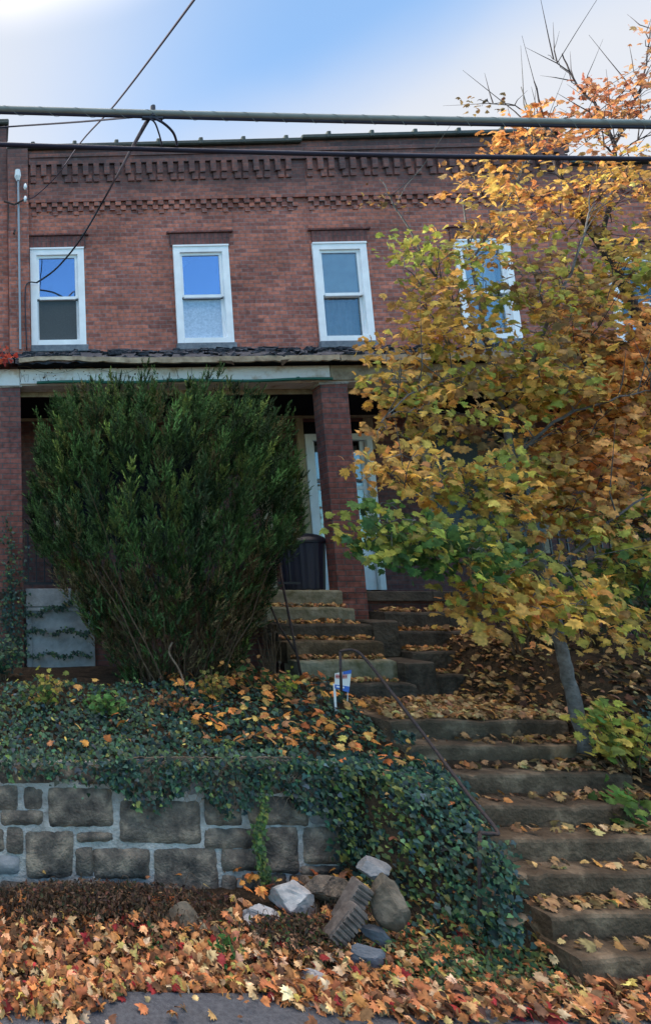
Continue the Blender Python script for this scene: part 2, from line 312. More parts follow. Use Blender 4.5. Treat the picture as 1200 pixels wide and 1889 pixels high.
ih = [(0, -.36), (.30, -.42), (.46, -.12), (.26, .06), (.16, .30), (0, .55)]
IVY = fan(ih+[(-a, b) for a, b in reversed(ih[1:-1])])
OVAL = ([(0, -.5, 0), (.26, -.1, 0), (.2, .28, 0), (0, .55, 0), (-.2, .28, 0), (-.26, -.1, 0)], [(0, 1, 2), (0, 2, 3), (0, 3, 4), (0, 4, 5)])
NEEDLE = ([(-.09, 0, 0), (.09, 0, 0), (.06, .6, 0), (0, 1, 0)], [(0, 1, 2), (0, 2, 3)])
def pal(cols, wts, n, jit=.18):
    cols = np.array(cols); i = rng.choice(len(cols), n, p=np.array(wts)/sum(wts)); c = cols[i]
    return c*np.exp(rng.normal(0, jit, (n, 1)))*np.exp(rng.normal(0, jit*.35, (n, 3)))
def smooth(t): t = min(max(t, 0), 1); return t*t*(3-2*t)
def vnoise(x, y, s=1.0, o=0):   # cheap smooth pseudo noise
    return (math.sin(x*1.7*s+o+1.3*math.sin(y*1.1*s+o))+math.sin(y*2.3*s+2.1*o+.9*math.sin(x*1.9*s))+math.sin((x+y)*3.1*s+o*3))/3
#================================================================== GROUND
LOW = [(4.20, .195), (4.40, .36), (4.60, .525), (4.80, .69), (5.02, .855), (5.28, 1.02), (5.54, 1.185), (5.78, 1.35)]
UPL = [(6.87, 1.53), (7.10, 1.76), (7.30, 1.97), (7.50, 2.16), (7.75, 2.36), (8.0, 2.585)]
UPR = [(7.06, 1.60), (7.33, 1.84), (7.56, 2.07), (7.77, 2.30)]
def yard_z(x, y):
    return 1.05+.45*smooth((y-5.4)/1.2)+.06*smooth((y-6.6)/1.2)
def ground_z(x, y):
    if y < 4.1: return -.03
    low = -.025+.12*smooth((y-4.12)/1.1)+.012*vnoise(x, y, 3)
    if x < 3.95:
        yf = 5.47 if x < 3.0 else 5.47-.95*smooth((x-3.0)/.6)
        wd = .07 if x < 2.9 else .07+.42*smooth((x-2.9)/.4)
        s = smooth((y-yf)/wd)
        up = yard_z(x, y) if x < 2.9 else yard_z(x, y)-.10*smooth((x-2.9)/.8)*(1-smooth((y-5)/1))-.22*max(0, 5.2-y)
        return low+(up-low)*s+.02*vnoise(x, y, 2, 1)*s
    st = 1.35*smooth((y-4.0)/.2) if False else min(1.35, max(0, (y-4.2)*.80+.02))
    if x < 5.62: return min(low+st, 1.25)-.13
    t = smooth((x-5.6)/.5)
    return low+.02+(st*1.0+.12+.15*smooth((y-5.5)/2))*1.0*smooth((y-4.1)/.5)*(.8+.35*t)+.04*vnoise(x, y, 1.6, 2)
xs = [-90, -50, -25, -12, -7, -5]+[round(-4+.1*i, 3) for i in range(0, 66)]+[round(2.6+.05*i, 3) for i in range(0, 70)]+[6.2+.15*i for i in range(26)]+[11, 13, 18, 30, 50, 90]
ys = [-60, -20, -6, 0, 3, 3.6]+[round(4+.04*i, 3) for i in range(0, 60)]+[6.4+.15*i for i in range(14)]+[9, 11, 20, 30, 45, 70, 110]
xs = sorted(set(xs)); ys = sorted(set(ys))
V = [(x, y, ground_z(x, y) if y < 8.6 and -8 < x < 14 else (-.03 if y < 4.1 else 1.5)) for y in ys for x in xs]
nx = len(xs); Fc = [(j*nx+i, j*nx+i+1, (j+1)*nx+i+1, (j+1)*nx+i) for j in range(len(ys)-1) for i in range(nx-1)]
g = MB(); g.v = V; g.f = Fc; g = g.build('ground', M['soil'], smooth=True); tag(g, kind='structure'); g['label'] = 'dark leaf strewn soil of the yard and bank'
rd = MB(); 
rx = [-90, -20, -6]+[-4+.2*i for i in range(60)]+[12, 30, 90]; rv = []
for x in rx: rv += [(x, -5.5, 0.0), (x, 3.6, 0.02), (x, 4.17+.03*vnoise(x, 0, 1.2) if abs(x) < 20 else 4.17, .012)]
rd.v = rv; rd.f = [(i*3+k, i*3+3+k, i*3+4+k, i*3+1+k) for i in range(len(rx)-1) for k in range(2)]
tag(rd.build('road', M['asphalt'], smooth=True), 'grey asphalt street edge below the leaf litter', kind='structure')
#================================================================== STONE STEPS
def flight(label, steps, x0, x1, ybase, zbase, m, back, wob=.02, skew=None):
    t = empty('stone_steps', ((x0+x1)/2, steps[0][0], zbase), label, 'steps', 'flights of stone garden steps')
    for i, (y, z) in enumerate(steps):
        nxt = steps[i+1][0] if i+1 < len(steps) else back
        zb = (steps[i-1][1] if i else zbase)-.06
        b = MB(); sg = 7; a = x0+random.uniform(-wob, wob); c = x1+random.uniform(-wob, wob)
        yb = nxt+.10; e = .014
        prof = [(y+.01, zb), (y, z-e*2), (y+e*.6, z-e*.5), (y+e*2.2, z), (yb, z-.004), (yb, zb)]; ox = random.uniform(0, 9)
        for k in range(sg*3+1):
            x = a+(c-a)*k/(sg*3); wy = .014*vnoise(x+ox, i, 4)+.007*random.uniform(-1, 1); wz = .009*vnoise(x+ox, i+3, 3)+.004*random.uniform(-1, 1)-(.02*random.random() if random.random() < .10 else 0)
            for q, (py_, pz_) in enumerate(prof): b.v.append((x, py_+(wy if q < 4 else 0), pz_+(wz if 0 < q < 5 else 0)-(.012 if k in (0, sg*3) and 0 < q < 5 else 0)))
        n = len(prof)
        for k in range(sg*3):
            for q in range(n): b.f.append((k*n+q, (k+1)*n+q, (k+1)*n+(q+1) % n, k*n+(q+1) % n))
        b.f += [tuple(range(n)), tuple(reversed([sg*3*n+q for q in range(n)]))]
        b.f = [tuple(reversed(f)) for f in b.f]
        b.build('step', m[i % len(m)] if isinstance(m, list) else m, t)
    return t
flight('long lower flight of wide brown steps climbing from the street beside the ivy mound', LOW, 3.98, 5.66, 4.2, .0, M['stepstone'], 6.95)
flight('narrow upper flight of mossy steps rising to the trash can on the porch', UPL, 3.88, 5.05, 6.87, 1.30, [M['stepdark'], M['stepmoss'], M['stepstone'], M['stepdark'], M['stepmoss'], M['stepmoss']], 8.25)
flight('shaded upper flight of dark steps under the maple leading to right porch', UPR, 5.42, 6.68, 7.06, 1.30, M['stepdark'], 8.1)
def stair_top(x, y):
    z = -9
    if 3.98 < x < 5.66:
        for a, b in LOW:
            if y >= a and y < 6.95: z = b
    if 3.88 < x < 5.05:
        for a, b in UPL:
            if y >= a and y < 8.2: z = max(z, b)
    if 5.42 < x < 6.68:
        for a, b in UPR:
            if y >= a and y < 8.1: z = max(z, b)
    if 3.98 < x < 6.7 and 5.78 < y < 7.1: z = max(z, 1.33)
    return z
# side wall filling the gap between the flights
b = MB(); b.box(5.06, 5.41, 6.98, 8.02, 1.2, 1.75, .02, .01); b.box(5.07, 5.40, 7.5, 8.02, 1.75, 2.2, .02, .01)
tag(b.build('low_wall', M['stepdark']), 'low dark stone wall stub between the two upper flights of steps', 'wall')
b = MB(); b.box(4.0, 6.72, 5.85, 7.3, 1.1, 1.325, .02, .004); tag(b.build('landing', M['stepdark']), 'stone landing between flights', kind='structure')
#================================================================== RETAINING WALL
WD = 5.37
def wp(zx, zy):      # measured on the wall face
    p = at(zx/1.714, 1200+zy/1.714, WD); return p.x, p.z
stones = [(0,368,178,416),(184,366,242,418),(250,372,350,420),(380,398,432,452),(440,400,572,458),(592,408,640,452),(645,412,700,452),(710,410,790,450),(800,405,960,452),(968,430,1060,478),
 (-60,430,55,500),(75,435,130,500),(150,435,357,553),(377,474,630,606),(647,458,762,548),(778,462,970,549),(976,490,1056,548),
 (-90,508,-5,548),(8,505,136,548),(20,562,76,640),(-70,562,8,636),(86,571,230,716),(248,573,356,601),(240,622,293,712),(298,625,471,722),(484,628,690,782),
 (643,560,832,622),(835,562,942,702),(955,562,1100,670),(703,632,830,696),(-60,650,62,706),(698,708,752,782),(764,712,848,842),(915,714,1085,762),(950,680,1095,706),(855,708,908,800),
 (602,792,742,842),(380,735,478,790),(480,792,595,850),(0,730,120,800),(130,730,250,800),(258,732,372,800),(760,850,900,900),(620,850,750,900),(915,770,1000,850),(1010,770,1100,850)]
pale = {9, 16, 30, 36, 5}
rw = empty('retaining_wall', (1.5, WD, .05), 'grey sandstone retaining wall with thick pale mortar joints below the ivy', 'wall')
def rubblestone(mb, x0, x1, z0, z1, y, dep=.07):
    """a rough squared stone face standing proud of the mortar"""
    nx_, nz_ = max(4, int((x1-x0)/.035)), max(4, int((z1-z0)/.035)); o = len(mb.v); sx, sz = random.uniform(0, 50), random.uniform(0, 50)
    cr = [random.uniform(-.012, .012) for _ in range(8)]
    for j in range(nz_+1):
        for i in range(nx_+1):
            u, v = i/nx_, j/nz_; x = x0+(x1-x0)*u; z = z0+(z1-z0)*v
            x += (cr[0]*(1-v)+cr[1]*v)*(1-u)+(cr[2]*(1-v)+cr[3]*v)*u; z += (cr[4]*(1-u)+cr[5]*u)*(1-v)+(cr[6]*(1-u)+cr[7]*u)*v
            eu = min(u, 1-u)*(x1-x0); ev = min(v, 1-v)*(z1-z0); e = min(eu, ev)
            # rounded corners
            if (i in (0, nx_)) and (j in (0, nz_)): x += .009*(1 if i == 0 else -1); z += .009*(1 if j == 0 else -1)
            elif i in (0, nx_): x += .006*vnoise(sx, z*9, 3)+random.uniform(-.003, .003)
            elif j in (0, nz_): z += .007*vnoise(x*7, sz, 3)+random.uniform(-.003, .003)
            d = .010 if e <= 0 else dep*.36+dep*.26*min(1, e/.06)+.012*vnoise(x+sx, z+sz, 7)+.007*vnoise(x*2+sz, z*2+sx, 14)+random.uniform(-.004, .004)
            mb.v.append((x, y-d, z))
    for j in range(nz_):
        for i in range(nx_): mb.f.append((o+j*(nx_+1)+i, o+j*(nx_+1)+i+1, o+(j+1)*(nx_+1)+i+1, o+(j+1)*(nx_+1)+i))
st = MB(); sp = MB()
for k, (a, b_, c, d) in enumerate(stones):
    p = wp(a-2.5, b_-2.5); q = wp(c+2.5, d+2.5); rubblestone(sp if k in pale else st, p[0], q[0], q[1], p[1], WD, random.uniform(.05, .085))
x = wp(-95, 500)[0]
for r in range(5):            # the wall runs on past the left edge of the picture
    xx = x-.03 if r else x+.05
    z0 = .05+r*.215
    while xx > -5:
        l_ = random.uniform(.25, .75); rubblestone(st, xx-l_, xx-.04, z0, z0+.18, WD, .07); xx -= l_
b = MB(); grid = []
x0, x1 = -5.2, wp(1098, 500)[0]; n1, n2 = 180, 26
for j in range(n2+1):
    for i in range(n1+1):
        X = x0+(x1-x0)*i/n1; Z = -.1+(1.10+.1)*j/n2; b.v.append((X, WD-.006+.010*vnoise(X, Z, 9)*random.uniform(.5, 1), Z+(.02*vnoise(X, 0, 3) if j == n2 else 0)))
for j in range(n2):
    for i in range(n1): b.f.append((j*(n1+1)+i, j*(n1+1)+i+1, (j+1)*(n1+1)+i+1, (j+1)*(n1+1)+i))
b.box(x0, x1, WD+.02, WD+.16, -.2, 1.07)
# ragged broken end
for k in range(9):
    b.box(x1-.06, x1+random.uniform(.0, .07), WD+.0, WD+.15, .0+k*.115, .1+k*.115, .015, .012)
b.build('mortar', M['mortar'], rw, True); st.build('stonework', M['stone'], rw, True); sp.build('pale_stonework', M['stonepale'], rw, True)
#================================================================== HOUSES  (house coordinates: x along the row, y into the building, porch edge at 0, facade at FC)
FC = 2.1
XL, XP, XR, XF = -4.22, 1.24, 5.95, 11.5
ZT1, ZT2, ZT3 = 10.94, 11.0, 10.36
WZ0, WZ1 = 6.96, 8.84
def window(parent, x0, x1, z0, z1, y, kind, mid=.5):
    f = MB(True); t = .115; yo = y-.035
    f.box(x0, x0+t, yo, y+.10, z0, z1); f.box(x1-t, x1, yo, y+.10, z0, z1); f.box(x0+t, x1-t, yo, y+.10, z1-t*1.15, z1); f.box(x0+t, x1-t, yo-.02, y+.10, z0, z0+t*.8)
    f.box(x0-.004, x1+.004, yo-.015, yo-.002, z1-.028, z1+.004)
    fr = f.build('window_frame', M['vinyl'], parent)
    zm = z0+(z1-z0)*mid; s = .05; a, b_ = x0+t, x1-t; zt, zb = z1-t*1.15, z0+t*.8
    u = MB(True); u.box(a, a+s, y+.0, y+.045, zm, zt); u.box(b_-s, b_, y+.0, y+.045, zm, zt); u.box(a+s, b_-s, y+.0, y+.045, zt-s, zt); u.box(a+s, b_-s, y-.012, y+.04, zm-.02, zm+.035)
    u.build('upper_sash', M['vinyl'], fr)
    u = MB(True); u.box(a, a+s*.8, y+.05, y+.09, zb, zm-.021); u.box(b_-s*.8, b_, y+.05, y+.09, zb, zm-.021); u.box(a+s*.8, b_-s*.8, y+.05, y+.09, zb, zb+s*.8)
    u.build('lower_sash', M['vinyl'], fr)
    p = MB(True); p.box(a+s, b_-s, y+.018, y+.024, zm+.035, zt-s)
    p.build('pane', M['glass_dim'] if kind in ('curtain', 'blind') else M['glass'], fr)
    p = MB(True); p.box(a+s*.8, b_-s*.8, y+.066, y+.072, zb+s*.8, zm-.021)
    p.build('pane', {'screen': M['glass_dim'], 'film': M['film'], 'curtain': M['glass_dim'], 'blind': M['glass_dim'], 'plain': M['glass'], 'filmlow': M['film']}[kind], fr)
    if kind in ('screen', 'curtain'):
        q = MB(True); q.box(a+s*.8, b_-s*.8, y+.030, y+.034, zb+s*.8, zm-.021)
        if kind == 'screen': q.build('insect_screen', M['screen'], fr)
    if kind == 'blind':        # pale shade pulled over the upper sash just behind the glass
        q = MB(True); q.box(a+s*.8, b_-s*.8, y+.05, y+.054, zm-.03, zt-.01); q.build('blind', M['curtain'], fr)
    if kind in ('curtain', 'blind'):
        for (c0, c1, mm) in ((zm, zt, M['curtain']), (zb, zm, M['curtaindim'])):
            q = MB(True); n = 40; v = []
            for i in range(n+1):
                X = a+(b_-a)*i/n; v += [(X, y+.20+.018*math.sin(i*1.1)+.01*math.sin(i*.37), c0-.02), (X, y+.20+.014*math.sin(i*1.1+.4), c1)]
            q.add(v, [(2*i, 2*i+2, 2*i+3, 2*i+1) for i in range(n)]); q.build('curtain', mm, fr, True)
    if kind == 'film':     # half drawn blind inside the sash corner
        q = MB(True); q.add([(a+s, y+.14, zt-s-.02), (a+s+.22, y+.15, zt-s), (a+s, y+.14, zt-s-.2)], [(0, 2, 1)]); q.build('curtain', M['curtain'], fr)
    # room darkness behind
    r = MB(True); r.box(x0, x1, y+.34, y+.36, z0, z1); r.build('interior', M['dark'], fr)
    return fr
def stone_sill(parent, x0, x1, z0, y):
    s = MB(True); s.box(x0-.02, x1+.03, y-.07, y+.02, z0-.13, z0-.003, .01, .003); s.build('window_sill', M['sill'], parent)
def lintel(parent, x0, x1, z1, y):
    s = MB(True); s.box(x0-.04, x1+.04, y-.022, y+.03, z1+.006, z1+.235); s.build('lintel', M['soldier'], parent)
    s = MB(True); s.box(x0-.10, x1+.10, y-.05, y+.02, z1+.245, z1+.285, .006, .004); s.build('hood_course', M['soldier'], parent)
def dentils(parent, x0, x1, y):
    d = MB(True)
    d.box(x0, x1, y-.045, y+.01, 9.75, 10.10)                     # projecting band above the string line
    d.box(x0, x1, y-.105, y-.0451, 10.62, 10.70, .008); d.box(x0, x1, y-.085, y-.0452, 10.49, 10.62)
    p = .195; n = int((x1-x0)/p)
    for i in range(n):
        a = x0+.03+i*p
        d.box(a, a+.098, y-.10, y-.02, 10.26+random.uniform(-.006, .006), 10.49, .004)      # long corbel bricks
        d.box(a+.05, a+.16, y-.075, y-.02, 10.13, 10.258, .004) if i % 2 else d.box(a, a+.10, y-.075, y-.02, 10.13, 10.258, .004)
        d.box(a, a+.10, y-.04, y+.01, 9.66, 9.748, .003); d.box(a+.098, a+.192, y-.03, y+.01, 9.575, 9.658, .003)
        d.box(a+.02, a+.11, y-.018, y+.01, 9.50, 9.573, .003) if i % 2 == 0 else None
    d.box(x0, x1, y-.045, y+.01, 10.101, 10.48)
    d.build('corbel_table', M['brick'], parent)
def coping(parent, x0, x1, zt, y, bumps=True):
    c = MB(True); c.box(x0, x1, y-.075, y+.36, zt-.09, zt, .02); x = x0+.45
    while x < x1-.1:
        c.box(x, x+.075, y-.088, y+.37, zt-.095, zt+.045, .015); x += .78
    c.build('coping', M['coping'], parent)
def house_body(t, x0, x1, zt, holes, side=False):
    w_ = MB(True); wall(w_, x0, x1, FC, FC+.3, 5.95, zt-.085, holes); 
    w_.box(x0, x0+.25, FC+.3, 11, 1.0, zt-.085); w_.box(x1-.25, x1, FC+.3, 11, 1.0, zt-.085); w_.box(x0+.25, x1-.25, 10.7, 11, 1.0, zt-.085)
    w_.build('wall', M['brick'], t)
    r = MB(True); r.box(x0+.25, x1-.25, FC+.3, 10.7, zt-.75, zt-.6); r.build('roof', M['shingle'], t)
# ---- middle house
G = 'houses of the brick row'
h1 = empty('row_house', hw(-1.5, FC, 1.5), 'two storey brick row house in the middle with two upper windows behind the evergreen bush', 'house', G, True)
w1 = (-3.82, -2.84, WZ0, WZ1); w2 = (-1.22, -.23, WZ0, WZ1)
house_body(h1, XL, XP-.003, ZT1, [w1, w2])
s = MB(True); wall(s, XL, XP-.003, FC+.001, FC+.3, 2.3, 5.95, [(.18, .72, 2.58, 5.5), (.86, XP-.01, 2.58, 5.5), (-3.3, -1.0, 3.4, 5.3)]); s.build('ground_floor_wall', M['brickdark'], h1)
for (w_, k, m_) in ((w1, 'screen', .48), (w2, 'film', .475)):
    window(h1, *w_, FC, k, m_); stone_sill(h1, w_[0], w_[1], w_[2], FC); lintel(h1, w_[0], w_[1], w_[3], FC)
dentils(h1, XL+.40, XP-.004, FC); coping(h1, XL, XP-.004, ZT1, FC)
s = MB(True); s.box(XL+.003, XL+.38, FC-.115, FC+.01, 5.96, ZT1-.13); s.build('pilaster', M['brick'], h1)
# vent cowl showing over the parapet
s = MB(True); 
for j in range(7):
    q = j/6*math.pi/2
    for i in range(16): s.v.append((XL+.45+.27*math.cos(q)*math.cos(i*math.pi/8), FC+1.0+.27*math.cos(q)*math.sin(i*math.pi/8), ZT1+.25+.21*math.sin(q)))
for j in range(6):
    for i in range(16): s.f.append((j*16+i, j*16+(i+1) % 16, (j+1)*16+(i+1) % 16, (j+1)*16+i))
s.tube([hw(0,0,0)*0+Vector((XL+.45, FC+1.0, ZT1-.8)), Vector((XL+.45, FC+1.0, ZT1+.26))], .17, 12)
s.build('roof_vent', M['cablegrey'], h1, True)
def porch(t, x0, x1, left_pier, right_pier, beam_m, zdeck=2.57, warp=False):
    d = MB(True); d.box(x0, x1, .03, FC-.001, zdeck-.14, zdeck-.005, .01); d.build('porch_floor', M['stepdark'], t)
    f = MB(True); f.box(x0, x1, .12, .3, 1.2, zdeck-.141); f.build('foundation', M['brickdark'], t)
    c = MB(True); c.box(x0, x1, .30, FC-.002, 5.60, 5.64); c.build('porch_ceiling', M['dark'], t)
    bm_ = MB(True); bm_.box(x0, x1, .02, .30, 5.47, 5.70, .006); bm_.build('porch_beam', beam_m, t)
    # shadowed boards hanging under the beam inside the porch
    inn = MB(True); inn.box(x0, x1, .31, .34, 5.40, 5.60); inn.build('beam_lining', M['tan_paint'], t)
    return t
def piermesh(t, x0, x1, z0=1.45, z1=5.44, y0=.03, y1=.24, m=None):
    p = MB(True); p.box(x0, x1, y0, y1, z0, z1); pr = p.build('porch_pier', m or M['brick2'], t)
    c = MB(True); c.box(x0-.025, x1+.025, y0-.018, y1+.02, z1-.12+.12, z1+.03, .008, .006); c.build('pier_cap', M['mortar'], pr)
porch(h1, XL, XP-.003, 0, 0, M['white_paint'])
piermesh(h1, -.0+.02, .385)
piermesh(h1, -4.56, -4.17) if False else None
def porch_roof(t, x0, x1, warp, seed):
    random.seed(seed); n = 90; r = MB(True); fz = MB(True)
    # sagging, torn roofing from the facade down to the eave
    for i in range(n+1):
        x = x0+(x1-x0)*i/n; sag = .03*vnoise(x, 0, .9, seed)
        for k, (y, z) in enumerate(((FC-.002, 6.83), (FC*.55, 6.385), (.12, 5.925), (-.17, 5.79), (-.19, 5.735))):
            r.v.append((x, y+(random.uniform(-.04, .03) if k == 3 else 0)*1, z+sag*(1 if k else .6)+(random.uniform(-.02, .028) if k in (1, 2, 3) else 0)+(-.0 if k < 4 else random.uniform(-.035, .01))))
    m_ = 5
    for i in range(n):
        for k in range(4): r.f.append((i*m_+k, i*m_+k+1, (i+1)*m_+k+1, (i+1)*m_+k))
    # curled shingle scraps and rumpled tar paper
    for i in range(int((x1-x0)*26)):
        x = random.uniform(x0, x1-.1); yy = (FC-.3, 1.0, .05)[random.choice((0, 0, 1, 1, 2))]+random.uniform(-.25, .2); zz = 5.868+yy*.457+.03*vnoise(x, 0, .9, seed)
        l_ = random.uniform(.05, .22); h_ = random.uniform(.01, .05); r.box(x, x+l_, yy-.04, yy+.10, zz, zz+h_, .006, .02)
    ro = r.build('porch_roof', M['shingle'], t)
    return ro
r1 = porch_roof(h1, XL-.03, XP-.003, True, 3)
# the warped eave board of the middle porch, gap opening towards its left end
def eave(t, x0, x1, warp, m, seed):
    random.seed(seed); n = 60; e = MB(True)
    for i in range(n+1):
        u = i/n; x = x0+(x1-x0)*u; w_ = .09*max(0, 1-u*2.6)**1.2*(1-max(0, .12-u)*6) if warp else 0; j = .006*vnoise(x, 1, 7, seed)
        zt = 5.775+w_*.5+j; zb = 5.695+w_*.9+j*1.4+(.012 if random.random() < .12 else 0)
        for (y, z) in ((-.20, zb), (-.20, zt), (-.16, zt+.006), (-.16, zb)): e.v.append((x, y-w_*.4, z))
    for i in range(n):
        for k in range(4): e.f.append((i*4+k, i*4+4+k, i*4+4+(k+1) % 4, i*4+(k+1) % 4))
    e.f += [(0, 1, 2, 3), (n*4+3, n*4+2, n*4+1, n*4)]
    e.build('eave_board', m, t)
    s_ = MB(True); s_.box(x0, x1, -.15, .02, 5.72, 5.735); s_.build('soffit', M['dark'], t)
eave(h1, XL+.02, .18, True, M['tan_paint'], 5); eave(h1, .2, XP-.004, False, M['tan_paint'], 6)
s = MB(True); s.box(XL+.05, .14, -.012, .015, 5.485, 5.70, .004); s.build('fascia', M['white_paint'], h1)
s = MB(True); s.box(.15, XP-.004, -.012, .015, 5.485, 5.70, .004); s.build('fascia', M['tan_paint'], h1)
s = MB(True); s.tube([Vector((XL+.28+.05*i*4.3, -.045, 5.485+.012*math.sin(i*.8)-.0*i)) for i in range(20)], .021, 8)
for x in (-3.05, -2.1, -1.95, -.35): s.box(x, x+.045, -.075, -.01, 5.48, 5.52, .008)
s.build('gutter', M['green'], h1)
# broken slats poking out of the eave
s = MB(True)
s.add([(-1.50, -.21, 5.71), (-1.28, -.21, 5.71), (-1.24, -.2, 5.64), (-1.30, -.215, 5.66)], [(0, 1, 2, 3), (3, 2, 1, 0)]); s.build('loose_slat', M['stem'], h1); s = MB(True)
s.add([(-.62, -.205, 5.71), (-.50, -.205, 5.72), (-.62, -.215, 5.61)], [(0, 1, 2), (2, 1, 0)]); s.build('loose_slat', M['stem'], h1)
# frieze and trim on the ground floor wall
s = MB(True); s.box(XL+.1, .62, FC-.06, FC-.001, 5.56, 5.86, .006); s.box(.63, XP-.01, FC-.055, FC-.001, 5.56, 5.86, .006); s.build('frieze_board', M['tan2'], h1)
s = MB(True); s.box(.04, .20, FC-.05, FC-.001, 2.6, 5.555, .006); s.box(.725, .838, FC-.05, FC-.001, 2.6, 5.555, .006); s.box(-3.45, -3.3, FC-.05, FC, 3.3, 5.4, .005); s.box(-1.0, -.85, FC-.05, FC, 3.3, 5.4, .005); s.box(-3.3, -1.0, FC-.05, FC, 5.3, 5.42, .005)
s.build('door_trim', M['tan2'], h1)
d = MB(True); d.box(.205, .715, FC+.05, FC+.10, 2.6, 5.5)
for (a, b_, c, e) in ((.27, .46, 2.8, 3.8), (.50, .66, 2.8, 3.8), (.27, .46, 4.0, 5.3), (.50, .66, 4.0, 5.3)): d.box(a, b_, FC+.035, FC+.06, c, e, .01)
dr = d.build('door', M['reddoor'], h1)
s = MB(True); s.tube([Vector((.72, FC+.05, 3.62)), Vector((.72, FC-.01, 3.62))], .028, 10); s.build('handle', M['iron'], dr)
# white storm door frame at the party line (seen either side of the brick pier)
d = MB(True); d.box(.842, .96, FC-.07, FC+.03, 2.6, 5.16, .004); d.box(.842, 2.0, FC-.07, FC+.03, 5.161, 5.27, .004)
# ---- front window pane of the middle house
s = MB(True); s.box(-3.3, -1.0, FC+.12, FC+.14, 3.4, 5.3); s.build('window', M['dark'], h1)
# ---- pale concrete panel closing the porch base at the left
s = MB(True); s.box(-4.13, -3.22, .04, .119, 1.50, 2.60, .008, .003); s.box(-4.13, -3.22, .02, .0395, 2.36, 2.60, .006); s.box(-4.13, -4.06, .02, .0396, 1.5, 2.30, .004); s.box(-4.13, -3.22, .02, .0397, 2.30, 2.335, .004)
s.build('porch_base_panel', M['concrete'], h1)
# iron railing on the porch left side
s = MB(True); s.box(-4.15, -.45, .07, .10, 3.36, 3.40); s.box(-4.15, -.45, .07, .10, 2.66, 2.69)
x = -4.1
while x < -.5: s.box(x, x+.018, .076, .094, 2.69, 3.36); x += .11
s.build('railing', M['black'], h1)
# ---- right house
h2 = empty('row_house', hw(3.6, FC, 1.5), 'brick row house on the right half hidden by the maple, with white storm door', 'house', G, True)
w3 = (1.25, 2.21, WZ0, WZ1); w4 = (3.76, 4.73, WZ0, WZ1); w3 = (1.27, 2.22, WZ0, WZ1)
house_body(h2, XP, XR, ZT2, [w3, w4])
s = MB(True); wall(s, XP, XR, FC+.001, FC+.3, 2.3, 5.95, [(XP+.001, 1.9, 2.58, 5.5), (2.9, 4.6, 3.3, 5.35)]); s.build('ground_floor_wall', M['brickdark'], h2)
window(h2, *w3, FC, 'blind', .47); stone_sill(h2, w3[0], w3[1], w3[2], FC); lintel(h2, w3[0]+.05, w3[1], w3[3], FC)
window(h2, *w4, FC, 'curtain', .47); stone_sill(h2, w4[0], w4[1], w4[2], FC); lintel(h2, w4[0], w4[1], w4[3], FC)
dentils(h2, XP, XR, FC); coping(h2, XP, XR, ZT2, FC)
porch(h2, XP, XR, 0, 0, M['tan_paint']); porch_roof(h2, XP, XR, False, 9); eave(h2, XP, XR, False, M['tan_paint'], 12)
s = MB(True); s.box(XP, XR, -.012, .015, 5.485, 5.70, .004); s.build('fascia', M['tan_paint'], h2)
s = MB(True); s.box(XP+.0, XR, FC-.06, FC-.001, 5.56, 5.86, .006); s.box(1.88, 2.02, FC-.05, FC-.001, 5.0, 5.555, .006); s.box(2.78, 2.9, FC-.05, FC, 3.2, 5.4, .005); s.box(4.6, 4.72, FC-.05, FC, 3.2, 5.4, .005); s.build('door_trim', M['tan_paint'], h2)
pr = d.build('door_frame', M['vinyl'], h2)
d2 = MB(True); d2.box(1.87, 1.965, FC-.07, FC+.03, 2.6, 5.16, .004); d2.build('door_frame', M['vinyl'], h2)
d2 = MB(True); d2.box(.961, 1.859, FC+.0, FC+.04, 2.6, 3.4, .004); d2.box(.961, 1.02, FC+.0, FC+.04, 3.4, 5.15, .004); d2.box(1.79, 1.859, FC+.0, FC+.04, 3.4, 5.15, .004); d2.box(1.02, 1.79, FC, FC+.04, 4.3, 4.36, .004)
dd = d2.build('storm_door', M['vinyl'], h2)
p = MB(True); p.box(1.02, 1.79, FC+.015, FC+.022, 3.4, 4.3); p.box(1.02, 1.79, FC+.015, FC+.022, 4.36, 5.15); p.build('pane', M['glass_dim'], dd)
q = MB(True); n = 30
for i in range(n+1): X = 1.02+.77*i/n; q.v += [(X, FC+.10+.02*math.sin(i*1.4), 3.5), (X, FC+.10+.02*math.sin(i*1.4), 5.1)]
q.f = [(2*i, 2*i+2, 2*i+3, 2*i+1) for i in range(n)]; q.build('curtain', M['curtaindim'], dd, True)
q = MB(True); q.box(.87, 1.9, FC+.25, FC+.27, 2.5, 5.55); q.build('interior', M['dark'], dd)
s = MB(True); s.box(.87, 1.86, FC-.0, FC+.03, 5.28, 5.5); s.build('transom', M['dark'], h2)
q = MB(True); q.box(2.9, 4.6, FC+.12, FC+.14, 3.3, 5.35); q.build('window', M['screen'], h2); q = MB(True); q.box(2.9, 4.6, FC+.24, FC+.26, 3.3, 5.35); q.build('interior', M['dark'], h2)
for (a, b_) in ((2.90, 3.30), (4.2, 4.6)):
    q = MB(True); q.box(a, b_, FC-.03, FC-.005, 3.3, 5.35, .004); 
    for k in range(26): q.box(a+.04, b_-.04, FC-.045, FC-.03, 3.36+k*.075, 3.40+k*.075)
    q.build('shutter', M['black'], h2)
piermesh(h2, 4.62, 5.0); 
s = MB(True); s.box(2.2, 4.6, .07, .10, 3.36, 3.40); s.box(2.2, 4.6, .07, .10, 2.66, 2.69)
x = 2.22
while x < 4.6: s.box(x, x+.018, .076, .094, 2.69, 3.36); x += .11
s.build('railing', M['black'], h2)
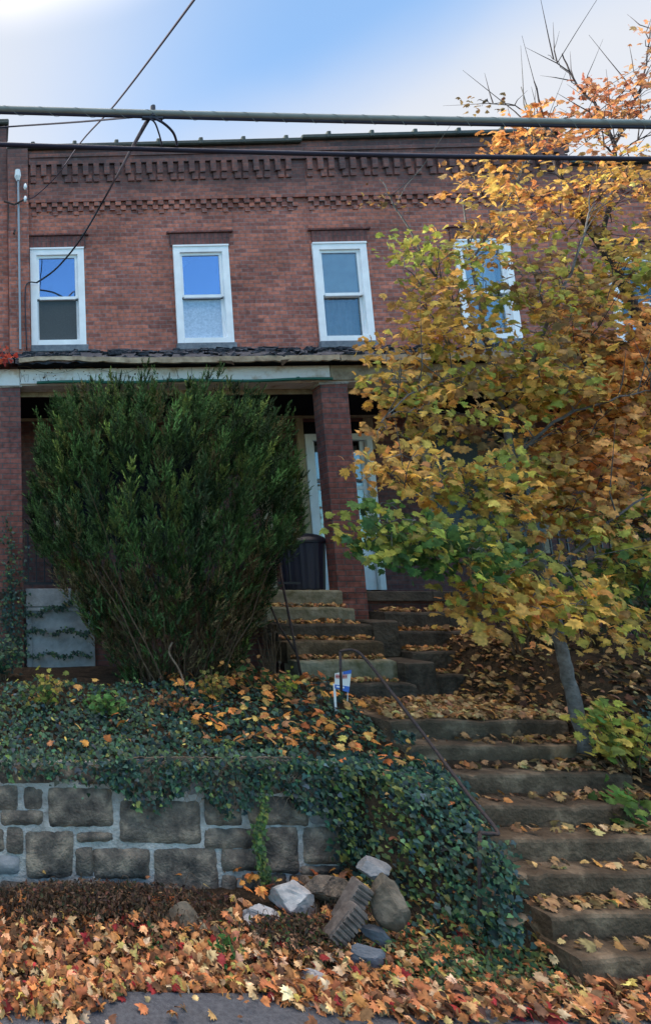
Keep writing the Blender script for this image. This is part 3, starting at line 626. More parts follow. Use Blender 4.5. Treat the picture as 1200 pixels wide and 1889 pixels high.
# ---- far right house, lower parapet
h3 = empty('row_house', hw(8.7, FC, 1.5), 'lower brick row house at the far right behind the trees', 'house', G, True)
w5 = (6.35, 7.32, 6.75, 8.5); house_body(h3, XR+.003, XF, ZT3, [w5, (9, 9.97, 6.75, 8.5)])
window(h3, *w5, FC, 'curtain', .47); stone_sill(h3, w5[0], w5[1], w5[2], FC); lintel(h3, w5[0], w5[1], w5[3], FC); window(h3, 9, 9.97, 6.75, 8.5, FC, 'plain', .47)
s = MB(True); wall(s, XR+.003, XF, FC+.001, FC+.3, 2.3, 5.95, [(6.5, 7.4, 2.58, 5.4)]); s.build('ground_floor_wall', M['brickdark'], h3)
s = MB(True); s.box(6.5, 7.4, FC+.1, FC+.14, 2.6, 5.4); s.build('door', M['reddoor'], h3)
coping(h3, XR+.003, XF, ZT3, FC); porch(h3, XR+.003, XF, 0, 0, M['tan_paint']); porch_roof(h3, XR+.003, XF, False, 21); piermesh(h3, 9.4, 9.78)
s = MB(True)
for i in range(26):
    a = XR+.1+i*.2; s.box(a, a+.1, FC-.05, FC+.01, 9.7, 9.9, .004)
s.box(XR+.003, XF, FC-.05, FC+.005, 9.901, 10.1); s.build('corbel_table', M['brick'], h3)
# ---- left neighbour, taller parapet
h0 = empty('row_house', hw(-6.5, FC, 1.5), 'sliver of the left neighbouring brick house with the taller parapet', 'house', G, True)
w_ = MB(True); w_.box(-45, XL-.003, FC-.03, 11, 1.0, 11.36); w_.build('wall', M['brick'], h0)  # row runs on unseen to the left, lengthened to keep sun off the yard
s = MB(True); s.box(-45, XL+.04, FC-.10, FC+.4, 11.36, 11.47, .02); s.build('coping', M['coping'], h0)
porch(h0, -9, XL-.003, 0, 0, M['white_paint']); porch_roof(h0, -9, XL-.05, False, 31)
s = MB(True); s.box(-9, XL+.04, -.013, .016, 5.46, 5.705, .004); s.build('fascia', M['white_paint'], h0)
piermesh(h0, -4.62, -4.17)
#================================================================== SMALL THINGS ON THE FACADE
def hv(px, py, c): x, z = hl(px, py, c); return hw(x, c, z)
t = empty('service_mast', hv(38, 645, FC-.14), 'thin grey vertical conduit with a pale weatherhead on the left brick pilaster', 'conduit')
s = MB(); s.tube([hv(38, 645, FC-.16), hv(34, 335, FC-.16)], .021, 8); s.build('pipe', M['galv'], t)
s = MB(); s.tube([hv(33.5, 334, FC-.16), hv(33, 326, FC-.17), hv(33, 314, FC-.2)], [.03, .062, .045], 10); s.build('weatherhead', M['vinyl'], t)
t = empty('service_bracket', hv(18, 385, FC-.13), 'small wire bracket with white insulators high on the left pilaster', 'bracket')
s = MB(); s.tube([hv(8, 372, FC-.16), hv(27, 378, FC-.2), hv(50, 366, FC-.2)], .018, 6); s.tube([hv(16, 378, FC-.16), hv(15, 425, FC-.16)], .012, 6); s.tube([hv(28, 425, FC-.16), hv(26, 432, FC-.16)], .02, 6); s.build('bracket_arm', M['iron'], t)
for (x, y) in ((47, 345), (47, 368)):
    s = MB(); s.tube([hv(x, y-5, FC-.2), hv(x, y, FC-.2), hv(x, y+5, FC-.2)], [.02, .035, .02], 8); s.build('insulator', M['vinyl'], t, True)
# ---- overhead cables along the street
def cable(name, label, pts, rad, m, n=8, sub=6, group='overhead cables in front of the houses'):
    P = [Vector(p) for p in pts]; Q = []
    for i in range(len(P)-1):
        p0, p1, p2, p3 = P[max(i-1, 0)], P[i], P[i+1], P[min(i+2, len(P)-1)]
        for k in range(sub):
            u = k/sub; Q.append(.5*((2*p1)+(p2-p0)*u+(2*p0-5*p1+4*p2-p3)*u*u+(3*p1-p0-3*p2+p3)*u**3))
    Q.append(P[-1]); s = MB(); s.tube(Q, rad, n); return tag(s.build(name, m, None, True), label, 'cable', group)
YC = 3.75
t = empty('overhead_cable', at(600, 218, YC), 'thickest overhead cable, bundled grey with a dark lower strand, nearest the roof ridge', 'cable', 'overhead cables in front of the houses')
def spl(pts, sub=6):
    P = [Vector(p) for p in pts]; Q = []
    for i in range(len(P)-1):
        p0, p1, p2, p3 = P[max(i-1, 0)], P[i], P[i+1], P[min(i+2, len(P)-1)]
        for k in range(sub):
            u = k/sub; Q.append(.5*((2*p1)+(p2-p0)*u+(2*p0-5*p1+4*p2-p3)*u*u+(3*p1-p0-3*p2+p3)*u**3))
    return Q+[P[-1]]
def ex(x): return 203+(x/1200)*26+3*math.sin(x/1200*math.pi)*.8
s = MB(); s.tube(spl([at(x, ex(x)-1.5, YC) for x in range(-1600, 3200, 200)]), .0205, 10); s.build('sheath', M['cablegrey'], t, True)
s = MB(); s.tube(spl([at(x, ex(x)+5.5+(x-400)/1200*1.5, YC+.01) for x in range(-1600, 3200, 200)]), .0115, 8); s.build('support_strand', M['cable'], t, True)
s = MB(); A0, A1 = at(-300, ex(-300)+1, YC), at(1500, ex(1500)+1, YC); HX = []
for i in range(1000):
    u = i/999; px_ = -300+1800*u; a_ = i*.19+1.5*math.sin(i*.013); q = at(px_, ex(px_)+1.0, YC); HX.append(q+Vector((0, math.cos(a_)*.026, math.sin(a_)*.029)))
s.tube(HX, .0016, 4); s.build('lashing_wire', M['cablegrey'], t)
s = MB(); s.tube([at(282, ex(282)-14, YC), at(282, ex(282)+6, YC)], .018, 8); s.tube([at(262, ex(262)+8, YC), at(300, ex(300)+8, YC)], .014, 8); s.build('clamp', M['black'], t)
cable('overhead_cable', 'lower dark overhead cable crossing just below the roof line', [at(x, 267+(x/1200)*27+4*math.sin(x/1200*math.pi), YC+.3) for x in range(-1600, 3200, 200)], .0165, M['cable'])
cable('service_cable', 'black service drop curving from the thick cable down to left window', [at(275, 218, YC), at(243, 275, YC+1.0), hv(205, 345, FC-1.9), hv(150, 440, FC-1.0), hv(105, 495, FC-.4), hv(68, 522, FC-.10)], .016, M['black'])
cable('service_cable', 'thin slack wire running down the brick beside the left window from drop end', [hv(68, 522, FC-.10), hv(50, 524, FC-.14), hv(47, 560, FC-.14), hv(50, 646, FC-.14)], .011, M['black'])
cable('service_cable', 'thin diagonal wire from the top of the picture to the pilaster insulators', [at(420, -90, YC-1.2), at(358, 0, YC-.6), at(215, 190, YC+1), at(150, 262, YC+2.5), hv(105, 325, FC-1.2), hv(66, 362, FC-.4), hv(47, 368, FC-.2)], .0085, M['cable'])
cable('service_cable', 'faint thin wire leaving the cable clamp to the left above roof', [at(-60, 241, YC+.9), at(20, 234, YC+.8), at(150, 225, YC+.4), at(275, 214, YC)], .0065, M['cable'])
cable('service_cable', 'thicker wire loop hanging right of the cable clamp', [at(280, 216, YC), at(302, 228, YC), at(320, 246, YC+.1), at(327, 268, YC+.3)], .0085, M['cable'])
cable('service_cable', 'thinner wire loop hanging close under the cable clamp', [at(272, 217, YC), at(285, 226, YC), at(293, 246, YC+.1), at(299, 268, YC+.3)], .0055, M['cable'])
#================================================================== PORCH AND YARD THINGS
t = empty('trash_can', hw(-.23, .42, 2.57), 'dark ribbed trash can with domed lid at top of the steps', 'trash can')
s = MB(True); n = 44; cx, cy = -.20, .44
for j, (z, r) in enumerate(((2.575, .235), (2.60, .245), (3.22, .285), (3.235, .30), (3.26, .30))):
    for i in range(n): a = i*2*math.pi/n; rr = r*(1+(.022 if i % 2 else -.012)*(1 if j < 3 else 0)); s.v.append((cx+rr*math.cos(a), cy+rr*math.sin(a), z))
for j in range(4):
    for i in range(n): s.f.append((j*n+i, j*n+(i+1) % n, (j+1)*n+(i+1) % n, (j+1)*n+i))
s.build('bin_body', M['canplastic'], t)
s = MB(True)
for j in range(7):
    q = j/6*math.pi/2
    for i in range(n): a = i*2*math.pi/n; s.v.append((cx+.315*math.cos(q)*math.cos(a), cy+.315*math.cos(q)*math.sin(a), 3.255+.13*math.sin(q)))
for j in range(6):
    for i in range(n): s.f.append((j*n+i, j*n+(i+1) % n, (j+1)*n+(i+1) % n, (j+1)*n+i))
s.build('lid', M['black'], t, True)
s = MB(True); s.tube([Vector((cx-.06, cy, 3.38)), Vector((cx-.05, cy, 3.42)), Vector((cx+.05, cy, 3.42)), Vector((cx+.06, cy, 3.38))], .012, 6); s.build('lid_handle', M['black'], t)
# yard sign
SY = 6.1
t = empty('yard_sign', at(622, 1290, SY), 'small blue, white and red yard sign on pale stake in front of steps', 'sign')
s = MB(); s.tube([at(620, 1325, SY+.02), at(616, 1262, SY+.02)], .011, 6); s.tube([at(640, 1318, SY+.02), at(641, 1270, SY+.02)], .004, 6); s.build('stake', M['signwhite'], t)
def quadpx(P, y0, y1):
    s = MB(); a = [at(px, py, y0) for px, py in P]; b_ = [at(px, py, y1) for px, py in P]; n = len(P)
    s.add(a+b_, [tuple(reversed(range(n))), tuple(range(n, 2*n))]+[(i, (i+1) % n, n+(i+1) % n, n+i) for i in range(n)]); return s
pn = quadpx([(617, 1243), (648, 1236), (643, 1278), (617, 1270)], SY, SY+.012).build('panel', M['signwhite'], t)
quadpx([(632, 1239.5), (648, 1236), (647.4, 1243), (632, 1245)], SY-.003, SY-.0005).build('print_blue', M['signblue'], pn)
quadpx([(617, 1263), (644.3, 1267), (643, 1278), (617, 1270)], SY-.003, SY-.0005).build('print_blue', M['signblue'], pn)
s = MB()
for i, x in enumerate((619, 623, 627.5, 632, 636.5)):      # the red lettering, too small to read
    for (a, b_) in ((0, 1.1), (2.2, 3.1)):
        y0 = 1244.5+(i % 2)*.4; P = [(x+a, y0), (x+b_, y0), (x+b_, y0+7.5), (x+a, y0+7.5)]
        q = quadpx(P, SY-.004, SY-.0012); s.add(q.v, q.f)
    q = quadpx([(x, 1247.5), (x+3, 1247.5), (x+3, 1249), (x, 1249)], SY-.004, SY-.0013); s.add(q.v, q.f)
s.build('lettering', M['signred'], pn)
s = quadpx([(620, 1265.5), (635, 1267.5), (634.5, 1270.5), (620, 1268.3)], SY-.005, SY-.0035); s.build('lettering', M['signwhite'], pn)
# handrails
def rail(label, posts, tubes, m=M['iron']):
    t = empty('handrail', Vector(posts[0][0]), label, 'handrail', 'iron handrails of the steps')
    for p in posts: s = MB(); s.tube([p[0], p[1]], p[2], 8); s.build('post', m, t, True)
    for p, r in tubes: s = MB(); s.tube(p, r, 8); s.build('rail', m, t, True)
rail('dark pipe handrail sloping down over the ivy mound beside the lower steps', [
    (at(884, 1705, 4.42), at(884, 1537, 4.42), .013), (at(629, 1275, 5.62), at(627, 1203, 5.62), .012)],
    [(spl([at(626, 1202, 5.62), at(652, 1200, 5.6), at(675, 1218, 5.5), at(735, 1295, 5.22), at(805, 1388, 4.95), at(862, 1465, 4.68), at(915, 1532, 4.45), at(905, 1538, 4.43), at(884, 1537, 4.42)]), .0135)])
rail('thin rusty leaning rail at the left side of the upper steps by bush', [(at(557, 1257, 6.75), at(521, 1078, 7.0), .014)], [([at(485, 1085, 7.2), at(512, 1150, 7.0), at(552, 1215, 6.85)], .011), ([at(521, 1080, 7.0), at(516, 1040, 7.9)], .012)])
#================================================================== RUBBLE
def rock(name, label, px, py, y, wpx, hpx, dep, m, seed, cat='stone', group='rubble stones fallen below the wall', ang=0, flat=.0):
    random.seed(seed); c = at(px, py, y); k = (y*math.cos(TH)+(c.z-CZ)*math.sin(TH))/FPX; rx_, rz = wpx*k/2, hpx*k/2
    import bmesh
    bm = bmesh.new(); bmesh.ops.create_icosphere(bm, subdivisions=4, radius=1)
    pl = [(Vector((random.uniform(-1, 1), random.uniform(-1, 1), random.uniform(-.8, 1))).normalized(), random.uniform(.50, .80)) for _ in range(13)]
    for v in bm.verts:
        o0 = v.co.copy()
        for p, dd in pl:
            d_ = v.co.dot(p)-dd
            if d_ > 0: v.co -= p*d_
        v.co *= 1+.045*vnoise(o0.x*3+seed, o0.y*3+o0.z*4, 1.5)+random.uniform(-.012, .012)
        v.co *= 1.15
    ca, sa = math.cos(ang), math.sin(ang)
    for v in bm.verts:
        x, z = v.co.x*rx_*1.15, v.co.z*rz*1.15; v.co = Vector((x*ca-z*sa, v.co.y*dep, x*sa+z*ca))
    me = bpy.data.meshes.new(name); bm.to_mesh(me); bm.free(); me.materials.append(m); o = bpy.data.objects.new(name, me); sc.collection.objects.link(o); o.location = c
    return tag(o, label, cat, group)
rock('rubble_stone', 'large pale pointed broken stone leaning at the foot of the wall', 537, 1660, 5.02, 82, 66, .12, M['rubble'], 1, ang=-.35)
rock('rubble_stone', 'small pale broken stone left of the large pointed one', 487, 1692, 4.92, 62, 34, .09, M['rubble'], 2, ang=-.1)
rock('rubble_stone', 'brownish triangular stone resting below the mortar at wall foot', 350, 1712, 4.84, 72, 68, .10, M['rubblebrown'], 3, ang=.2)
rock('rubble_stone', 'little grey brown stone beside the triangular stone', 403, 1726, 4.76, 38, 32, .06, M['rubblebrown'], 4)
rock('rubble_stone', 'whitish block lying alone in leaves nearest the road', 590, 1815, 4.32, 66, 44, .08, M['rubble'], 5, ang=.3)
rock('rubble_stone', 'rounded brown boulder at the broken wall corner under ivy', 712, 1658, 4.62, 54, 80, .12, M['rubblebrown'], 6, ang=.1)
rock('rubble_stone', 'small round stone just above the clay blocks at the broken corner', 688, 1605, 4.85, 56, 36, .09, M['stonepale'], 7)
rock('rubble_stone', 'flat bluish slate slab below the clay blocks', 678, 1768, 4.45, 66, 44, .05, M['slate'], 8, ang=-.4)
rock('rubble_stone', 'dark slab tilted behind the flat slate piece', 700, 1728, 4.6, 60, 30, .05, M['slate'], 9, ang=-.6)
rock('rubble_stone', 'brown broken stone at left edge of the lower steps', 912, 1655, 4.5, 42, 26, .10, M['stepstone'], 10, ang=.4)
rock('rubble_stone', 'angular brown stone at the foot of the iron post', 930, 1612, 4.62, 48, 28, .10, M['stepstone'], 11, ang=.2)
rock('rubble_stone', 'pinkish flat stone low at the left step edge', 938, 1692, 4.38, 44, 18, .08, M['stepstone'], 12, ang=.15)
rock('rubble_stone', 'dark grey stone under dry plants between slate and wall', 600, 1640, 5.0, 70, 40, .10, M['stone'], 13, ang=.15)
rock('rubble_stone', 'tiny pale stone in the leaf litter left of green weed', 460, 1640+60, 4.86, 34, 20, .05, M['rubble'], 14)
# ribbed hollow clay blocks
for i, (px, py, y, an, lab) in enumerate(((648, 1665, 4.66, .95, 'ribbed clay block tilted on the rubble, the upper one'), (634, 1705, 4.60, .80, 'ribbed clay block tilted on the rubble, the lower one'))):
    c = at(px, py, y); s = MB(); L_, Wd, Hh = .16, .09, .06; ca, sa = math.cos(an), math.sin(an)
    R = lambda p: (c.x+p[0]*ca-p[2]*sa, c.y+p[1], c.z+p[0]*sa+p[2]*ca)
    q = MB(); q.box(-L_, L_, -.05, .05, -Hh, Hh, .01, .004)
    for k in range(8): a = -L_+.012+k*.039; q.box(a, a+.024, -.062, -.051, -Hh+.002, Hh-.002, .004, .004)
    s.v = [R(p) for p in q.v]; s.f = q.f
    tag(s.build('clay_block', M['clay']), lab, 'clay block', 'ribbed clay blocks in the rubble')
# litter bits
def blob(name, label, cat, px, py, y, r, m):
    s = MB(); c = at(px, py, y)
    for j in range(7):
        q = -math.pi/2+j/6*math.pi
        for i in range(10): a = i*math.pi/5; s.v.append((c.x+r*1.1*math.cos(q)*math.cos(a), c.y+r*math.cos(q)*math.sin(a), c.z+r*.8*math.sin(q)*(1+.1*math.sin(3*a))))
    for j in range(6):
        for i in range(10): s.f.append((j*10+i, j*10+(i+1) % 10, (j+1)*10+(i+1) % 10, (j+1)*10+i))
    tag(s.build(name, m, None, True), label, cat)
blob('bottle_cap', 'crumpled blue white litter scrap beside green weed', 'litter', 436, 1773, 4.55, .024, mat('litter_blue', (.28, .42, .62), .4, .4, noise=(.5, .6, .75), scale=40))
#================================================================== LEAF LITTER
OR = [(.58, .24, .09), (.46, .18, .07), (.64, .36, .17), (.34, .13, .055), (.22, .10, .05), (.64, .42, .24), (.30, .035, .035), (.52, .40, .12), (.16, .08, .045)]
ORW = [3.2, 2.6, 3, 2, 1.6, 2.2, .8, 1.0, 1.2]
BRN = [(.13, .065, .035), (.20, .10, .05), (.30, .15, .07), (.08, .045, .03), (.38, .22, .11)]; BRW = [3, 3, 2, 2, 1]
TAN = [(.36, .21, .095), (.46, .27, .11), (.28, .15, .07), (.50, .36, .16), (.20, .11, .055), (.42, .20, .06)]; TANW = [3, 2.4, 2.5, 1.6, 1.6, 1.5]
def litter(name, label, n, fn, s0, s1, cols, wts, tilt=.5, lift=.03, shape=MAPLE, m='litter', jit=.22, curl=.45):
    pos = []; nr = []; k = 0
    while len(pos) < n and k < n*60:
        k += 1; r = fn()
        if r is None: continue
        x, y = r[:2]; z = max(ground_z(x, y), stair_top(x, y), .012 if y < 4.2 else -9) if len(r) < 3 else r[2]
        pos.append((x, y, z+random.uniform(.008, lift))); nr.append((random.gauss(0, tilt), random.gauss(-.25, tilt), 1))
    n = len(pos); return tag(scatter(name, shape, pos, nr, rng.uniform(s0, s1, n), pal(cols, wts, n, jit), M[m], None, None, curl), label, 'leaves', kind='stuff')
random.seed(11)
def f_street():
    x = random.uniform(-1.5, 7.5); y = 3.7+1.45*random.random()**1.0
    # bare asphalt patch
    e = 3.86+.05*vnoise(x, 3, 2)+(.30*math.exp(-((x-1.42)/.62)**4))
    if y < e and random.random() < .95: return None
    d = 1-smooth((y-4.55)/.45)*.9
    if x > 2.4 and x < 4: d *= .8
    if random.random() > d: return None
    if 3.98 < x < 5.66 and y > 4.2: return None
    return x, y
litter('fallen_leaves', 'orange and tan maple leaves heaped along the street edge below the wall', 7000, f_street, .04, .105, OR, ORW, .75, .08, curl=.8)
litter('fallen_leaves', 'crumpled brown leaf fragments mixed among the maple leaves by the street', 4500, f_street, .025, .06, BRN, BRW, 1.0, .09, OVAL, curl=1.2)
def f_steps():
    r = random.random()
    if r < .40:                       # the landing
        x, y = random.uniform(4.1, 6.25), random.uniform(5.84, 7.04)
        if x > 5.72+.42*(y-5.8)+random.gauss(0, .08): return None
        if x < 5.05 and y > 6.86: return None
        if x < 5.0 and random.random() < .5*(1-smooth((x-4.2)/.8)): return None
        return x, y
    if r < .80:
        i = random.randrange(0, 8); y0 = LOW[i][0]; y1 = LOW[i+1][0] if i < 7 else 5.95
        x = 5.64-abs(random.gauss(0, .42)) if random.random() < .68 else random.uniform(4.0, 5.6)
        if x < 3.99: return None
        if random.random() > (.45, .95, .25, .5, .3, .55, .3, .9)[i]: return None
        if i == 1 and random.random() < .4: x = random.uniform(4.0, 5.6)
        return x, random.uniform(y0+.06, y1-.01)
    if r < .90:
        i = random.randrange(0, 4); y0 = UPR[i][0]; y1 = UPR[i+1][0] if i < 3 else 8; return random.uniform(5.45, 6.6), random.uniform(y0+.08, y1)
    i = random.randrange(0, 5); y0 = UPL[i][0]; y1 = UPL[i+1][0]; return random.uniform(3.92, 5.0), random.uniform(y0+.10, y1)
litter('fallen_leaves', 'tan and golden leaves lying thick on the steps and landing', 3300, f_steps, .035, .095, TAN, TANW, .65, .05, curl=.8)
litter('fallen_leaves', 'small brown crumbled leaf bits on the steps', 2400, f_steps, .02, .05, BRN, BRW, .9, .03, OVAL, curl=1.2)
def f_bank():
    x = random.uniform(5.45, 8.5); y = random.uniform(4.2, 7.6)
    if x < 5.66 and y > 5.8: return None
    if x < 5.62+.10*vnoise(x, y, 4) and random.random() < .5: return None
    if random.random() < .45*smooth((x-6.2)/1): return None
    if random.random() < .93*smooth((y-5.7)/.4): return None
    return x, y, max(ground_z(x, y), stair_top(x, y))+.0
litter('fallen_leaves', 'brown and orange leaves covering the bank right of the steps', 3200, f_bank, .035, .10, TAN+[(.12, .065, .035), (.07, .04, .025)], TANW+[4, 4], .75, .06, curl=.8)
def f_ivyall():
    x = random.uniform(-1.5, 3.9); y = random.uniform(4.5, 6.6)
    if x < 3.0 and y < 5.35: return None
    return x, y, ground_z(x, y)+random.uniform(.05, .13)
litter('fallen_leaves', 'small brown and yellowish leaf scraps caught all over the ivy', 700, f_ivyall, .02, .055, BRN+[(.45, .36, .10)], BRW+[2], .9, .03, OVAL, curl=1)
def f_ivytop():
    x = random.uniform(2.2, 4.0) if random.random() < .84 else random.uniform(-1, 3.9); y = random.uniform(5.0, 6.8)
    if x > 3.2 and y < 5.3: return None
    return x, y, ground_z(x, y)+random.uniform(.10, .15)
litter('fallen_leaves', 'bright orange leaves scattered over the top of the ivy bed', 420, f_ivytop, .045, .11, [(.62, .24, .06), (.52, .17, .05), (.55, .33, .10), (.36, .16, .07)], [3, 2, 2, 2], .55, .03)
#================================================================== IVY
IV = [(.032, .068, .046), (.046, .095, .055), (.02, .042, .036), (.075, .125, .05), (.15, .18, .05), (.05, .085, .08)]; IVW = [4, 3.5, 2.6, 2, .7, 1.8]
pos = []; nr = []
random.seed(21)
def mound_surface(x, y): return ground_z(x, y)
while len(pos) < 21000:
    r = random.random()
    if r > .985:
        x = random.gauss(3.66, .06); y = random.uniform(4.30, 4.42); pos.append((x, y, .2+.62*random.random()**1.3)); nr.append((random.gauss(0, .45), -1, random.gauss(.4, .4))); continue
    if .90 < r < .955:   # ragged curtain of ivy over the right part of the wall top
        x = random.choice((1.35, 1.75, 2.1, 2.45, 2.8, 3.0))+random.gauss(0, .11); q = random.random()**1.5; pos.append((x, random.uniform(5.22, 5.32), 1.12-q*(.34+.12*math.sin(x*9)))); nr.append((random.gauss(0, .4), -1, random.gauss(.3, .4))); continue
    if r > .955:     # creeping over the broken wall end and onto the step edges
        if random.random() < .6: x = random.gauss(3.17, .06); y = random.uniform(5.15, 5.3); z = random.uniform(.35, 1.12)
        else: x = random.uniform(3.9, 4.06); y = random.uniform(4.8, 5.7); z = max(ground_z(3.9, y), stair_top(4.1, y))+random.uniform(0, .12)*(1-(x-3.9)*2)
        pos.append((x, y, z)); nr.append((random.gauss(.2, .45), random.gauss(-1, .4), random.gauss(.4, .4))); continue
    if r < .60:      # bed on top of the wall
        x = random.uniform(-2.2, 3.95); y = random.uniform(5.30, 6.7); th = .07+.06*(vnoise(x, y, 2.2, 4)+.5)
        if y > 6.15+.2*vnoise(x, 0, 2) and random.random() < .6: continue
        if x > 3.2 and random.random() < .35: continue
        if y < 5.47:
            z = ground_z(x, 5.58)+.03-random.random()**1.3*(.15+.12*smooth((x-1.0)/.8))*(1.15+1.1*vnoise(x, 2, 3.5)+.5*vnoise(x, 5, 11)); y = random.uniform(5.22, 5.37)
        else: z = ground_z(x, max(y, 5.56))
        pos.append((x, y, z+random.uniform(.0, max(th, .03)))); nr.append((random.gauss(0, .5), random.gauss(-.8, .4), random.gauss(.7, .4)))
    else:            # mound spilling over the broken corner and along the steps
        x = random.uniform(2.92, 3.96); y = random.uniform(4.3, 5.6)
        if x > 3.82 and y < 4.62 and random.random() < .6: continue
        z = ground_z(min(x, 3.93), y)
        if z < .12 and random.random() < .8: continue
        if x < 3.12 and random.random() < .5: continue
        if y < 4.7 and x < 3.4 and random.random() < .35: continue
        o = random.uniform(.0, .10); pos.append((x, y-o*.8, z+o*.6)); nr.append((random.gauss(0, .45), random.gauss(-1.1, .4), random.gauss(.45, .4)))
n = len(pos); t = pal(IV, IVW, n, .33); P_ = np.array(pos); hi = (P_[:, 0] > 3.0) & (P_[:, 0] < 3.5) & (P_[:, 1] < 5.2); k = rng.random(n) < .45
t[hi & k] = pal([(.13, .15, .04), (.08, .12, .035)], [1, 1], int((hi & k).sum()), .2)
tag(scatter('ivy', IVY, pos, nr, rng.uniform(.020, .066, n), t, M['ivy'], None, rng.normal(math.pi, .8, n), .35), 'dark green ivy covering the bed above the wall and the broken corner', 'ivy', kind='stuff')
# fallen right-hand ivy patch
pos = []; nr = []
while len(pos) < 1500:
    x = random.uniform(5.75, 7.6); y = random.uniform(4.6, 5.5)
    if abs(vnoise(x, y, 1.4, 8)) > .55: continue
    pos.append((x, y, ground_z(x, y)+random.uniform(.04, .18))); nr.append((random.gauss(0, .5), random.gauss(-.8, .4), random.gauss(.7, .4)))
n = len(pos); tag(scatter('ivy', IVY, pos, nr, rng.uniform(.035, .065, n), pal(IV, IVW, n, .25), M['ivy']), 'patch of dark ivy on the bank at the right of the steps', 'ivy', kind='stuff')
# sparse ground weeds low by the street at the mound foot
pos = []; nr = []
while len(pos) < 1500:
    x = random.gauss(3.55, .38); y = random.uniform(4.1, 4.6)
    if x > 3.97: continue
    pos.append((x, y, ground_z(x, y)+random.uniform(.01, .10))); nr.append((random.gauss(0, .6), random.gauss(-.6, .4), random.gauss(.8, .4)))
n = len(pos); tag(scatter('weeds', OVAL, pos, nr, rng.uniform(.025, .055, n), pal([(.05, .09, .03), (.09, .13, .035), (.16, .15, .05), (.03, .06, .03)], [3, 2, 1, 2], n, .25), M['ivy']), 'low green weeds at the foot of the ivy mound', 'weeds', kind='stuff')
# dry vines hanging over the wall top
s = MB(); random.seed(5)
for i in range(230):
    x = random.uniform(-1.6, 3.1) if i < 70 else (1.2+1.9*random.random() if i < 150 else random.gauss(random.choice((1.5, 2.15, 2.5, 2.85)), .10)); x = min(x, 3.08)
    if vnoise(x, 0, 5, 3) < -.25 and random.random() < .7: continue
    if x < .9 and random.random() < .35: continue
    l_ = random.uniform(.04, .24)*(1.5 if 1.3 < x < 3.1 else 1); z = 1.07+random.uniform(-.02, .05); y = WD-.04; px_ = x; P = []
    for k in range(6):
        u = k/5; P.append((px_+random.uniform(-.03, .03)+.12*math.sin(u*3+i*1.7)*u, y-.05*math.sin(min(u*3, 1.6))-random.uniform(0, .02), z+.05*math.sin(u*2.5)-l_*u*1.1))
    s.tube(P, [.0034, .0032, .003, .0026, .002, .001], 4, False)
for i in range(26):       # arched loops
    x = random.uniform(1.5, 2.8); a = random.uniform(.1, .25); s.tube([(x+a*math.cos(q)*1.0, WD-.08-.03*math.sin(q), 1.0+.16*math.sin(q)) for q in np.linspace(0, math.pi, 9)], .003, 4, False)
tag(s.build('dry_vines', M['vine']), 'tangle of dry brown vine stems hanging over the wall edge', 'vines', kind='stuff')
# leafy vine strand hanging down the wall face
t = empty('hanging_vine', at(485, 1440, WD-.05), 'single green leafy vine strand hanging down the stone wall', 'vine')
P = [at(x, y, WD-.09) for x, y in ((492, 1420), (488, 1470), (478, 1520), (474, 1560), (482, 1600), (490, 1625))]; s = MB(); s.tube(spl(P), .004, 5); s.build('stem', M['vine'], t)
Q = spl(P, 20); pos = [tuple(p+Vector((random.gauss(0, .028), random.uniform(-.04, 0), random.gauss(0, .02)))) for p in Q for _ in range(3)]; n = len(pos)
scatter('foliage', IVY, pos, [(random.gauss(0, .4), -1, .4) for _ in pos], rng.uniform(.025, .05, n), pal([(.10, .15, .035), (.05, .09, .03), (.17, .19, .04)], [2, 2, 1], n), M['ivy'], t, rng.normal(math.pi, .6, n))
# dead scrub against the wall foot
def scrub(label, cx, cy, rx, ry, n, h, cols, wts, seed, cat='dead scrub', zig=30):
    random.seed(seed); pos = []; nr = []; s = MB()
    for i in range(zig*8):
        a = random.gauss(0, .45); b_ = random.gauss(0, .4); x, y = cx+a*rx, cy+b_*ry; z = ground_z(x, y); l_ = random.uniform(.3, 1)*h
        P = [(x, y, z)]; dx, dy = random.uniform(-1, 1), random.uniform(-1, .4)
        for k in range(1, 5): P.append((x+dx*l_*.35*k/2, y+dy*l_*.3*k/2, z+l_*math.sin(k*.6)*.9+random.uniform(-.01, .01)))
        s.tube(P, .0025, 4, False)
    for i in range(n):
        a, b_ = random.gauss(0, .5), random.gauss(0, .45)
        if abs(a) > 1.1 or abs(b_) > 1.1: continue
        x, y = cx+a*rx, cy+b_*ry; y = min(y, WD-.08); e = max(0, 1-(a*a+b_*b_)*.7)
        pos.append((x, y, ground_z(x, y)+random.random()*h*e)); nr.append((random.gauss(0, .7), random.gauss(-.5, .5), random.gauss(.7, .5)))
    o = tag(s.build('scrub', M['stem']), label, cat, kind='stuff')
    n = len(pos); q = scatter('dead_foliage', OVAL, pos, nr, rng.uniform(.018, .045, n), pal(cols, wts, n, .3), M['litter'], o)
    return o
BR = [(.045, .028, .02), (.07, .04, .026), (.11, .06, .035), (.03, .03, .018), (.16, .085, .045)]
scrub('dark brown dead scrub along the wall foot at the left', 1.05, 5.0, 1.15, .33, 5200, .19, BR, [3, 3, 2, 2, 1], 3)
scrub('dark low scrub under the pale rubble stones', 2.45, 4.66, .52, .24, 3000, .15, BR+[(.04, .06, .02)], [3, 3, 2, 2, .6, 2], 4)
scrub('brown tangled twigs at the foot of broken wall corner', 2.95, 4.95, .3, .3, 700, .14, BR, [3, 3, 2, 2, 1], 6)
